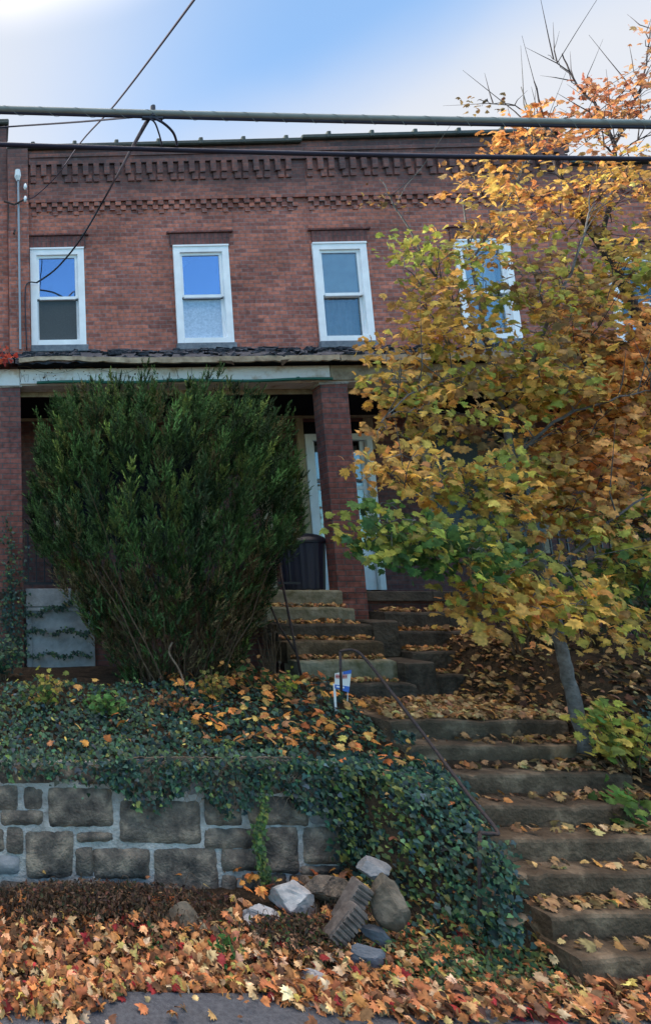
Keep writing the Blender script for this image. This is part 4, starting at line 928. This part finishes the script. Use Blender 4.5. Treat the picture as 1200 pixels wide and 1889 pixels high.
# weeds with yellow green leaves behind the wall
def weed(name, label, px, py, y, spreadx, h, n, s0, s1, cols, wts, stems=9, shape=MAPLE_S, group=None, cat='plant', seed=1, m='leaf', depth=.2):
    random.seed(seed); base = at(px, py, y); base.z = max(ground_z(base.x, base.y), stair_top(base.x, base.y)); t = empty(name, base, label, cat, group); s = MB(); pos = []; nr = []
    for i in range(stems):
        dx = random.gauss(0, .5)*spreadx; dy = random.gauss(0, .5)*depth; hh = h*random.uniform(.55, 1.0)*(1-.35*abs(dx)/max(spreadx, .01)*.7)
        P = [base+Vector((dx*.25*k/1.0 if k < 1 else dx*(k/4)**.8, dy*k/4, hh*k/4))+Vector((random.uniform(-.01, .01), 0, 0))*k for k in range(5)]; P[0] = base+Vector((dx*.2, dy*.2, -.03))
        s.tube(P, [.006, .005, .004, .003, .002], 5, False); Q = spl(P, 6)
        for j in range(n//stems):
            p = Q[int(random.uniform(.25, .999)*len(Q))]; pos.append(tuple(p+Vector((random.gauss(0, .05), random.gauss(0, .05), random.gauss(0, .035))))); nr.append((random.gauss(0, .5), random.gauss(-.5, .4), random.gauss(.8, .3)))
    s.build('stem', M['stem'], t); n = len(pos); scatter('foliage', shape, pos, nr, rng.uniform(s0, s1, n), pal(cols, wts, n, .2), M[m], t)
YG = [(.28, .28, .05), (.16, .22, .05), (.36, .30, .07), (.08, .14, .04)]
GW = 'weeds growing behind the retaining wall'
weed('weed', 'yellow green leafy weed at the left below concrete panel', 78, 1320, 6.15, .32, .42, 150, .04, .075, YG+[(.45, .25, .08)], [3, 2, 2, 2, 1], 10, group=GW, seed=31)
weed('weed', 'fresh green spreading weed below the concrete panel, right of yellow one', 195, 1320, 6.1, .25, .26, 110, .05, .09, [(.10, .22, .06), (.14, .26, .07), (.06, .13, .04)], [3, 2, 2], 8, group=GW, seed=32)
weed('weed', 'orange brown weed in front of the evergreen bush base', 315, 1320, 6.15, .2, .22, 60, .04, .08, [(.32, .13, .05), (.22, .10, .05), (.15, .12, .05)], [2, 2, 1], 7, group=GW, seed=33)
weed('weed', 'yellow leafed weed under the right side of the evergreen bush', 400, 1325, 6.2, .25, .42, 120, .035, .07, [(.32, .24, .05), (.20, .18, .05), (.38, .18, .05), (.08, .10, .03)], [2, 2, 1, 2], 9, group=GW, seed=34)
weed('weed', 'lime green upright weed next to the leaning rail', 532, 1320, 6.25, .11, .42, 70, .04, .075, [(.25, .29, .04), (.16, .24, .05), (.07, .13, .04)], [3, 2, 1], 6, group=GW, seed=35)
weed('weed', 'dark green weed with orange leaves behind the lime weed', 480, 1300, 6.5, .2, .40, 80, .04, .08, [(.04, .09, .03), (.42, .20, .08), (.06, .11, .04)], [3, 1.2, 2], 7, group=GW, seed=36)
weed('weed', 'green blade like weed standing in the street leaves', 412, 1800, 4.52, .07, .17, 50, .035, .08, [(.05, .14, .035), (.09, .2, .05)], [1, 1], 6, shape=OVAL, seed=37)
weed('weed', 'small green sprout in the leaves by the left rubble stone', 292, 1770, 4.6, .05, .09, 24, .03, .06, [(.05, .12, .035)], [1], 5, shape=OVAL, seed=38)
weed('weed', 'small green sprout in the leaves near the bottom left corner', 95, 1880, 4.18, .05, .08, 24, .03, .06, [(.04, .11, .035)], [1], 5, shape=OVAL, seed=39)
#================================================================== IVY ON PIER AND PANEL
t = empty('climbing_ivy', hw(-4.3, 0, 1.5), 'dark ivy climbing the left brick pier and porch base', 'ivy'); random.seed(41); s = MB(True); pos = []
for i in range(9):
    x = random.uniform(-4.6, -4.2); P = [Vector((x, -.02, 1.4))]
    for k in range(9): x += random.uniform(-.06, .06); P.append(Vector((max(min(x, -4.14), -4.7), -.01, 1.4+.27*(k+1))))
    P = P[:random.randrange(5, 10)]; s.tube(P, .004, 4, False)
    for p in spl(P, 8):
        if random.random() < .75-.12*(p.z-1.4): pos += [tuple(hw(p.x+random.gauss(0, .05), -.03-random.random()*.05, p.z+random.gauss(0, .04))) for _ in range(3)]
for (z, xe) in ((2.02, -3.25), (1.72, -3.3), (2.24, -3.5)):
    P = [Vector((-4.15+(xe+4.15)*k/8, .01, z+.03*math.sin(k*1.7+z*9)+(.02*k if z > 2.2 else 0))) for k in range(9)]; s.tube(P, .004, 4, False)
    for p in spl(P, 8):
        if random.random() < .8: pos += [tuple(hw(p.x+random.gauss(0, .02), -.01-random.random()*.03, p.z+random.gauss(0, .02))) for _ in range(3 if z > 1.8 else 2)]
s.build('stem', M['stem'], t); n = len(pos); scatter('foliage', IVY, pos, [(random.gauss(0, .3), -1, random.gauss(.2, .3)) for _ in pos], rng.uniform(.03, .055, n), pal(IV, [4, 3, 3, 1, .3, 2], n), M['ivy'], t, rng.normal(math.pi, .7, n))
# dark green undergrowth at the far left
weed('shrub', 'dark green undergrowth at the foot of the left brick pier', 5, 1260, 7.2, .5, .55, 420, .04, .075, IV[:4], [3, 3, 3, 2], 16, shape=IVY, seed=51, cat='shrub', m='ivy', depth=.3)
# red leaf sprig and dry creeper along the left eave
t = empty('creeper', hw(-4.2, -.2, 5.8), 'thin creeper with a few red and brown leaves along the left porch beam', 'vine'); s = MB(True); pos = []
P = [Vector((-4.4+.28*k, -.06-.02*math.sin(k), 5.66+.06*math.sin(k*1.9))) for k in range(9)]; s.tube(spl(P), .003, 4, False)
for k in range(18): x = random.uniform(-4.2, -1.6); s.tube([(x, -.04, 5.5), (x+random.uniform(-.05, .05), -.06, 5.6), (x+random.uniform(-.08, .08), -.05, 5.5+random.uniform(.08, .2))], .0025, 4, False)
s.build('stem', M['stem'], t)
pos = [tuple(hw(random.uniform(-4.15, -2.2), -.07-random.random()*.04, random.uniform(5.5, 5.72))) for _ in range(46)]; red = [tuple(hw(random.gauss(-4.4, .09), -.25, random.gauss(5.83, .07))) for _ in range(26)]
tt = np.r_[pal([(.14, .06, .03), (.08, .05, .03), (.2, .09, .04)], [1, 1, 1], 46), pal([(.55, .08, .04), (.42, .05, .04)], [1, 1], 26)]
scatter('foliage', IVY, pos+red, [(random.gauss(0, .4), -1, random.gauss(.2, .4)) for _ in range(72)], np.r_[rng.uniform(.02, .04, 46), rng.uniform(.06, .11, 26)], tt, M['leaf'], t)
#================================================================== EVERGREEN BUSH
random.seed(61)
BC = at(330, 1262, 6.95); BC.z = yard_z(BC.x, BC.y)-.03
bush = empty('evergreen_bush', BC, 'big dense dark evergreen bush with upright plumes in front of porch', 'bush')
def px_x(px, Y=7.0, py=950): return at(px, py, Y).x
# silhouette measured on the photograph: (height py, left px, right px)
SIL = [(732, 135, 385), (752, 95, 465), (790, 80, 490), (870, 68, 520), (930, 62, 538), (1000, 78, 520), (1050, 115, 490), (1100, 150, 470), (1150, 175, 455), (1200, 210, 430), (1260, 262, 400)]
prof = []
for py, l_, r_ in SIL:
    a = at(l_, py, 7.0); b_ = at(r_, py, 7.0); prof.append((a.z, a.x, b_.x))
prof.sort()
def env(z):
    for i in range(len(prof)-1):
        if prof[i][0] <= z <= prof[i+1][0]:
            u = (z-prof[i][0])/(prof[i+1][0]-prof[i][0]); return prof[i][1]+(prof[i+1][1]-prof[i][1])*u, prof[i][2]+(prof[i+1][2]-prof[i][2])*u
    return (prof[0][1], prof[0][2]) if z < prof[0][0] else (prof[-1][1], prof[-1][2])
ztop = prof[-1][0]
s = MB(); 
NP = []; NN = []; NS = []; NT = []; NSP = []
def shoot(p, d, L_, dens, col):
    d = d.normalized(); a = d.cross(Vector((.3, .2, 1))).normalized(); b_ = d.cross(a)
    for k in range(dens):
        u = k/dens; th = random.uniform(0, 6.28); o = a*math.cos(th)+b_*math.sin(th); q = p+d*(u*L_)
        dirn = (o*(1.0-.5*u)+d*(.6+.5*u)).normalized(); nrm = dirn.cross(o.cross(d)).normalized()+Vector((0, -.15, .1))
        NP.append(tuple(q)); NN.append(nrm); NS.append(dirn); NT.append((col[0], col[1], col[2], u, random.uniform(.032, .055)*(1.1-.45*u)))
cnt = 0
while cnt < 1400:          # plumes, each a loose sheaf of feathery shoots
    z = random.uniform(2.20, ztop) if random.random() < .84 else random.uniform(1.65, 2.5)
    l_, r_ = env(z); cx, hwid = (l_+r_)/2, (r_-l_)/2; ang = random.uniform(0, 2*math.pi); rr = 1-abs(random.gauss(0, .13))
    if random.random() < .16: rr = random.uniform(.2, .9)
    if z > ztop-.35: rr = math.sqrt(random.random())
    if rr < .15 or (z < 2.4 and random.random() < .2): continue
    dy = .92*(1-.3*max(0, (2.6-z)))
    x = cx+math.cos(ang)*hwid*rr; y = 7.0+math.sin(ang)*dy*rr*min(1, hwid/1.4)
    if y > 7.5 and random.random() < .8: continue
    ax = Vector((math.cos(ang)*.38+random.gauss(0, .13), math.sin(ang)*.5-.05+random.gauss(0, .12), 1.0)).normalized(); PL = random.uniform(.28, .55)*(1.45 if z > ztop-.5 and random.random() < .3 else .95)
    hue = random.random()
    c = (.042, .074, .026) if hue < .40 else ((.058, .108, .032) if hue < .66 else ((.028, .042, .020) if hue < .80 else ((.105, .135, .035) if hue < .92 else (.10, .085, .035))))
    if z < 2.9 and random.random() < .40: c = (.085, .060, .03)
    lum = math.exp(random.gauss(0, .38)); c = tuple(q*lum for q in c)
    root = Vector((x, y, z-PL*.6)); e1 = ax.cross(Vector((0, 1, .1))).normalized(); e2 = ax.cross(e1); ns = int(9+PL*12) if z > 2.6 else 7
    for q in range(ns):
        u = random.uniform(0, .85); th = random.uniform(0, 6.28); o = e1*math.cos(th)+e2*math.sin(th)
        p = root+ax*PL*u+o*.035*(1-u); dd = ax+o*(.62*(1-u*.6)); shoot(p, dd, random.uniform(.09, .20)*(1-.35*u), random.randint(13, 19), c)
    cnt += 1
NPa = np.array(NP); DN = np.array([tuple(v) for v in NS]); NNa = np.array([tuple(v) for v in NN]); T = np.array(NT)
# spin so that the needle's +y axis points along its own direction
nn = NNa/np.linalg.norm(NNa, axis=1, keepdims=True); ref = np.where(np.abs(nn[:, 2:3]) > .9, np.array([[0, 1., 0]]), np.array([[0, 0, 1.]])); u_ = np.cross(ref, nn); u_ /= np.linalg.norm(u_, axis=1, keepdims=True); v_ = np.cross(nn, u_)
spin = np.arctan2(-(DN*u_).sum(1), (DN*v_).sum(1))
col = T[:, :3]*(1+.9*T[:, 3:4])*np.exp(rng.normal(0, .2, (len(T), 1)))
NW = ([(-.15, 0, 0), (.15, 0, 0), (.13, .55, 0), (0, 1, 0)], [(0, 1, 2), (0, 2, 3)])
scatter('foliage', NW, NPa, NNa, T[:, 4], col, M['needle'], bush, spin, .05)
s = MB()
for i in range(110):     # woody stems fanning up from the root
    z1 = random.uniform(2.3, 3.9); l_, r_ = env(z1); u = random.uniform(.03, .97); x1 = l_+(r_-l_)*u; y1 = 7.0+random.gauss(-.12, .35)
    b0 = Vector((BC.x+(u-.5)*.75+random.gauss(0, .04), 6.95+random.gauss(0, .12), BC.z-.05)); P = []
    for k in range(8):
        q = k/7; P.append(Vector((b0.x+(x1-b0.x)*.93*q**1.15+random.gauss(0, .018), b0.y+(y1-b0.y)*q+random.gauss(0, .015)-.18*math.sin(q*3.1)*.8, b0.z+(z1-b0.z)*q)))
    r = random.uniform(.004, .013); s.tube(P, [r*(1-.1*k) for k in range(8)], 5, False)
s.build('stems', M['stem'], bush)
# pale dead stem in front of the bush
s = MB(); s.tube(spl([at(345, 1275, 6.4), at(330, 1235, 6.45), at(312, 1205, 6.45), at(318, 1185, 6.45)]), .010, 6); tag(s.build('dead_stem', M['vine']), 'pale bare curved dead stem in front of the evergreen base', 'stem')
#================================================================== TREES
def px2(p): return at(*p)
def make_tree(name, label, trunk, radii, barkm, limbs, clusters, seed, cols_by, group='maple trees right of the steps', leafn=1.0):
    random.seed(seed); T = [at(*p) for p in trunk]; t = empty(name, T[0], label, 'tree', group)
    Q = spl(T, 5); rr = np.interp(np.linspace(0, 1, len(Q)), np.linspace(0, 1, len(radii)), radii)
    s = MB(); s.tube([q+Vector((random.gauss(0, .004), random.gauss(0, .004), 0)) for q in Q], list(rr), 9); s.build('trunk', barkm, t, True)
    skel = list(zip(Q, rr)); b = MB()
    for lp, r0, r1 in limbs:
        P = [at(*p) for p in lp]; R = spl(P, 5); q = np.linspace(r0, r1, len(R)); b.tube([p+Vector((random.gauss(0, .006), random.gauss(0, .006), random.gauss(0, .006))) for p in R], list(q), 7, False); skel += list(zip(R, q))
    pos = []; nr = []; sz = []; ti = []; sp_ = []
    SK = np.array([tuple(a) for a, _ in skel]); SR = np.array([r_ for _, r_ in skel])
    for (px, py, Y, rx, rz, ry, n, key, s0, s1) in clusters:
        c = at(px, py, Y); k = (Y*math.cos(TH)+(c.z-CZ)*math.sin(TH))/FPX; RX, RZ = rx*k, rz*k; n = int(n*leafn*1.9*(1.15 if key != 'g' else .8)); sprays = max(2, n//13)
        for i in range(sprays):
            while True:
                v = Vector((random.uniform(-1, 1), random.uniform(-1, 1), random.uniform(-1, 1)))
                if v.length < 1: break
            tip = c+Vector((v.x*RX, v.y*ry, v.z*RZ))
            # a twig from the nearest, preferably lower, wood
            d = np.linalg.norm(SK-np.array(tip), axis=1)+np.maximum(0, SK[:, 2]-tip.z)*1.2; j = int(np.argmin(d)); a = Vector(SK[j]); ln = (tip-a).length
            mid = a.lerp(tip, .5)+Vector((random.gauss(0, .05), random.gauss(0, .05), .12*ln)); P = [a, a.lerp(mid, .55)+Vector((0, 0, .03)), mid, mid.lerp(tip, .6)+Vector((0, 0, .02)), tip]
            b.tube(P, [min(SR[j]*.6, .004+.006*ln), .0045, .0035, .003, .0015], 4, False)
            SK = np.vstack([SK, np.array([tuple(mid)])]); SR = np.append(SR, .006)
            lay = Vector((random.gauss(0, .35), random.gauss(-1.0, .35), random.gauss(.85, .25))).normalized(); e1 = lay.cross(Vector((0, 1, 0))).normalized(); e2 = lay.cross(e1); kk = key if not isinstance(key, (list, tuple)) else random.choices(key[0], key[1])[0]
            base = pal(*cols_by[kk], 1, .12)[0]
            for m_ in range(13):
                rad = .21*math.sqrt(random.random()); th = random.uniform(0, 6.28); p = tip+e1*math.cos(th)*rad*1.25+e2*math.sin(th)*rad+lay*random.gauss(0, .03)
                pos.append(tuple(p)); q = lay+Vector((random.gauss(0, .6), random.gauss(-.2, .6), random.gauss(0, .45))); nr.append(tuple(q)); sz.append(random.uniform(s0*.55, s1*.80))
                cc = base*.4+pal(*cols_by[kk], 1, .25)[0]*.6; cc = cc if random.random() > .12 else cc*np.array([.62, .5, .6]); ti.append(cc)
    for i in range(60):
        j = random.randrange(len(skel)//3, len(skel)); a = skel[j][0]; d = Vector((random.gauss(0, .5), random.gauss(-.25, .4), random.uniform(.2, 1.2))).normalized(); l_ = random.uniform(.2, .6); q = d+Vector((random.gauss(0, .3), 0, random.gauss(.1, .3)))
        b.tube([a, a+d*l_*.5, a+d*l_*.5+q*l_*.4, a+d*l_*.55+q*l_*.9], [.006, .0045, .003, .0012], 4, False)
    b.build('branches', barkm, t); n = len(pos); scatter('crown', MAPLE, pos, nr, sz, np.array(ti)*np.array([1.22, 1.2, 1.1]), M['leaf'], t, None, .6)
    return t
CB = {'y': ([(.66, .40, .10), (.54, .36, .09), (.70, .36, .085), (.42, .31, .08), (.32, .19, .08)], [3, 3, 2, 2, 2]),
      'o': ([(.74, .34, .10), (.62, .25, .08), (.75, .42, .16), (.55, .30, .09), (.36, .18, .08)], [3, 2, 2, 2, 2]),
      'g': ([(.065, .14, .04), (.10, .18, .04), (.045, .10, .04)], [3, 2, 2]),
      'yg': ([(.30, .31, .06), (.38, .34, .07), (.19, .24, .055)], [3, 3, 2]),
      'p': ([(.55, .24, .11), (.58, .32, .16), (.46, .18, .10)], [1, 1, 1]),
      'b': ([(.22, .12, .055), (.30, .17, .06), (.16, .11, .05)], [1, 1, 1])}
# front maple: grey trunk leaning up and left from beside the steps
make_tree('maple_tree', 'yellow leaved maple with thin pale grey trunk leaning beside the steps', [(1082, 1392, 5.5), (1052, 1270, 5.55), (1030, 1180, 5.6), (1002, 1060, 5.65), (975, 960, 5.7), (945, 850, 5.75), (922, 740, 5.8), (895, 620, 5.85), (870, 480, 5.9), (850, 360, 5.95)],
    [.062, .05, .045, .043, .040, .034, .028, .022, .012, .006], M['bark'],
    [([(985, 980, 5.7), (900, 930, 5.5), (800, 910, 5.3), (720, 930, 5.1)], .018, .006), ([(922, 740, 5.8), (850, 700, 5.6), (770, 720, 5.4), (700, 780, 5.3)], .016, .005),
     ([(930, 780, 5.78), (1000, 620, 5.6), (1060, 480, 5.5), (1090, 380, 5.5)], .02, .006), ([(900, 640, 5.8), (820, 540, 5.6), (740, 400, 5.5), (700, 330, 5.5)], .014, .004),
     ([(1005, 1070, 5.65), (1080, 1000, 5.4), (1150, 940, 5.3), (1230, 900, 5.2)], .018, .006), ([(1010, 1100, 5.62), (950, 1100, 5.4), (900, 1090, 5.2)], .012, .005),
     ([(945, 850, 5.75), (1020, 780, 5.5), (1120, 740, 5.3), (1200, 720, 5.2)], .018, .006), ([(870, 480, 5.9), (930, 380, 5.8), (980, 260, 5.7), (960, 160, 5.7)], .012, .003)],
    [(790, 600, 5.6, 85, 75, .5, 200, 'y', .09, .14), (760, 520, 5.5, 75, 70, .4, 45, 'yg', .08, .125), (830, 760, 5.5, 115, 70, .5, 230, (('y', 'yg', 'b'), (3, 2, 1)), .09, .14), (720, 680, 5.4, 42, 50, .3, 60, (('y', 'yg'), (3, 1)), .09, .13),
     (740, 860, 5.2, 70, 42, .3, 80, 'y', .09, .15), (710, 985, 5.0, 62, 52, .3, 120, (('g', 'yg'), (3, 2)), .09, .15), (820, 1010, 5.1, 100, 55, .35, 200, (('g', 'yg'), (3, 2)), .09, .15), (870, 900, 5.3, 90, 60, .4, 170, (('y', 'yg'), (3, 2)), .09, .15),
     (930, 1120, 5.15, 75, 55, .3, 170, (('y', 'o', 'yg'), (4, 1, 1)), .09, .15), (1040, 1110, 5.1, 95, 60, .35, 180, (('y', 'yg'), (3, 2)), .09, .15), (950, 1000, 5.4, 80, 60, .4, 120, (('g', 'yg', 'y'), (2, 2, 1)), .09, .14),
     (975, 570, 5.6, 100, 90, .5, 230, (('y', 'yg', 'b'), (3, 3, 1)), .08, .13), (910, 420, 5.7, 80, 70, .5, 110, (('y', 'o', 'yg'), (3, 1, 1)), .08, .125), (900, 330, 5.7, 55, 45, .4, 75, (('o', 'y'), (2, 3)), .08, .125),
     (960, 250, 5.7, 52, 36, .3, 80, 'o', .09, .13), (850, 500, 5.5, 60, 60, .3, 90, (('y', 'yg'), (2, 1)), .08, .125), (900, 670, 5.6, 120, 60, .5, 190, (('y', 'b', 'yg'), (3, 1, 2)), .085, .135), (700, 370, 5.5, 10, 12, .1, 13, 'b', .06, .08), (770, 440, 5.5, 50, 35, .3, 30, 'yg', .07, .11), (1020, 230, 5.7, 75, 60, .4, 40, (('o', 'p'), (1, 1)), .07, .12),
     (1000, 700, 5.5, 80, 60, .4, 170, (('y', 'yg'), (2, 1)), .09, .14), (690, 800, 5.3, 22, 20, .1, 16, 'o', .09, .14)],
    71, CB)
# right-hand maple: dark forked trunk, richer orange
make_tree('maple_tree', 'orange leaved maple with dark forked trunk at the right edge', [(1300, 1330, 6.3), (1270, 1100, 6.3), (1240, 880, 6.3), (1195, 640, 6.3), (1150, 530, 6.3), (1108, 455, 6.3), (1060, 380, 6.3), (1030, 320, 6.3), (1008, 250, 6.3), (985, 150, 6.3)],
    [.085, .075, .065, .052, .046, .038, .028, .020, .012, .005], M['barkdark'],
    [([(1108, 455, 6.3), (1128, 350, 6.3), (1132, 270, 6.25), (1100, 200, 6.2), (1065, 160, 6.2), (1035, 100, 6.2)], .024, .005), ([(1132, 270, 6.25), (1165, 200, 6.2), (1190, 120, 6.2), (1205, 20, 6.2)], .014, .004),
     ([(1132, 285, 6.25), (1100, 250, 6.1), (1085, 200, 6.0)], .010, .004), ([(1130, 300, 6.25), (1175, 260, 6.1), (1230, 240, 6.0)], .012, .004), ([(1240, 880, 6.3), (1180, 800, 5.9), (1120, 720, 5.7), (1060, 650, 5.6)], .024, .007),
     ([(1270, 1080, 6.3), (1200, 1030, 6.0), (1120, 1000, 5.8)], .02, .007), ([(1195, 640, 6.3), (1230, 520, 6.1), (1260, 420, 6.0)], .02, .006), ([(1008, 250, 6.3), (960, 200, 6.2), (900, 190, 6.1)], .007, .003), ([(1065, 160, 6.2), (1040, 130, 6.2), (1010, 100, 6.2)], .004, .002)],
    [(1130, 620, 5.7, 110, 90, .5, 400, (('o', 'y', 'b'), (4, 2, 1)), .09, .14), (1120, 860, 5.6, 105, 80, .5, 400, (('o', 'y'), (4, 1)), .09, .15), (1140, 740, 5.6, 100, 80, .5, 330, (('y', 'o', 'yg'), (3, 2, 1)), .09, .14), (1080, 510, 5.9, 110, 80, .5, 170, (('y', 'yg', 'b'), (3, 2, 1)), .08, .13),
     (1150, 420, 6.0, 90, 70, .5, 80, (('yg', 'y', 'b'), (2, 2, 1)), .07, .12), (1020, 380, 6.1, 80, 60, .5, 90, (('y', 'o'), (3, 1)), .08, .12), (1150, 1080, 5.9, 110, 55, .5, 210, 'g', .09, .14), (1180, 960, 5.8, 80, 60, .4, 150, (('o', 'b', 'g'), (2, 2, 2)), .09, .14),
     (1160, 180, 6.1, 75, 55, .4, 140, 'p', .08, .13), (1195, 110, 6.1, 40, 60, .3, 40, 'p', .08, .12), (1060, 200, 6.2, 60, 50, .4, 40, (('p', 'b'), (2, 1)), .07, .10), (1200, 1180, 5.9, 70, 40, .4, 70, (('y', 'yg'), (2, 1)), .08, .13), (895, 190, 6.1, 20, 10, .1, 8, 'b', .06, .09),
     (960, 360, 6.2, 60, 80, .4, 90, (('y', 'o'), (2, 1)), .08, .12), (1120, 960, 5.5, 95, 60, .4, 190, (('y', 'o', 'yg'), (3, 2, 2)), .09, .14), (1000, 900, 5.6, 85, 60, .4, 150, (('y', 'yg'), (3, 2)), .09, .14), (1170, 700, 5.5, 60, 90, .4, 200, (('o', 'y'), (2, 2)), .09, .14), (1180, 1060, 5.4, 50, 45, .3, 90, (('y', 'yg', 'g'), (2, 2, 1)), .09, .14), (1080, 250, 5.9, 75, 45, .4, 85, (('o', 'y', 'p'), (2, 2, 2)), .07, .11), (1140, 330, 5.9, 70, 60, .4, 90, (('y', 'o'), (2, 2)), .07, .11), (1110, 330, 6.1, 70, 50, .4, 70, (('y', 'o'), (2, 2)), .08, .12), (1170, 500, 5.8, 60, 70, .4, 110, (('y', 'yg', 'o'), (2, 2, 1)), .08, .13), (1290, 700, 5.9, 120, 200, .6, 500, (('o', 'y'), (3, 2)), .09, .14), (1310, 350, 6.1, 110, 150, .6, 120, (('o', 'p', 'y'), (1, 1, 1)), .08, .13), (1000, 800, 5.9, 80, 70, .4, 130, (('y', 'b', 'yg'), (2, 1, 1)), .085, .13)],
    72, CB)
# undergrowth right of the steps
GS = 'young shrubs right of the steps'
weed('shrub', 'yellow leafed shrub at the right edge beside lower steps', 1170, 1420, 5.35, .5, .78, 230, .055, .11, [(.55, .40, .08), (.40, .36, .07), (.20, .28, .06)], [2, 2, 2], 9, MAPLE, GS, 'shrub', 81, 'leaf', .3)
weed('shrub', 'bright green low shrub under the yellow shrub at right edge', 1150, 1440, 5.0, .22, .3, 60, .07, .12, [(.10, .19, .04), (.17, .25, .05)], [2, 1], 7, MAPLE, GS, 'shrub', 82, 'leaf', .2)
weed('shrub', 'bare brown stemmed shrub left of the pale maple trunk', 975, 1300, 6.6, .45, .95, 60, .05, .09, [(.28, .2, .06), (.2, .12, .06), (.08, .1, .04)], [1, 2, 1], 26, MAPLE_S, GS, 'shrub', 83, 'leaf', .4)
weed('shrub', 'tall twiggy shrub behind the pale maple trunk', 1110, 1290, 6.7, .6, 1.3, 220, .06, .11, [(.07, .11, .04), (.3, .22, .06), (.16, .10, .05), (.04, .06, .03)], [2, 1, 2, 3], 30, MAPLE_S, GS, 'shrub', 84, 'leaf', .5)
weed('shrub', 'dark twiggy shrub against the right porch', 1230, 1250, 7.0, .7, 1.6, 420, .06, .11, [(.05, .09, .03), (.03, .05, .03), (.16, .11, .05)], [2, 3, 1], 30, MAPLE_S, GS, 'shrub', 85, 'leaf', .5)
weed('shrub', 'low dark brown thicket on the bank beside the right upper steps', 1000, 1240, 6.85, .7, .42, 900, .03, .075, [(.05, .035, .025), (.09, .055, .03), (.035, .045, .025), (.16, .10, .04)], [3, 2, 2, .6], 60, IVY, GS, 'shrub', 87, 'litter', .5)
# dead creeper between bush and steps
weed('shrub', 'bare dark tangle of stems between the evergreen and upper steps', 505, 1250, 6.9, .22, .85, 30, .04, .07, [(.05, .04, .03)], [1], 22, MAPLE_S, None, 'shrub', 86, 'litter', .2)
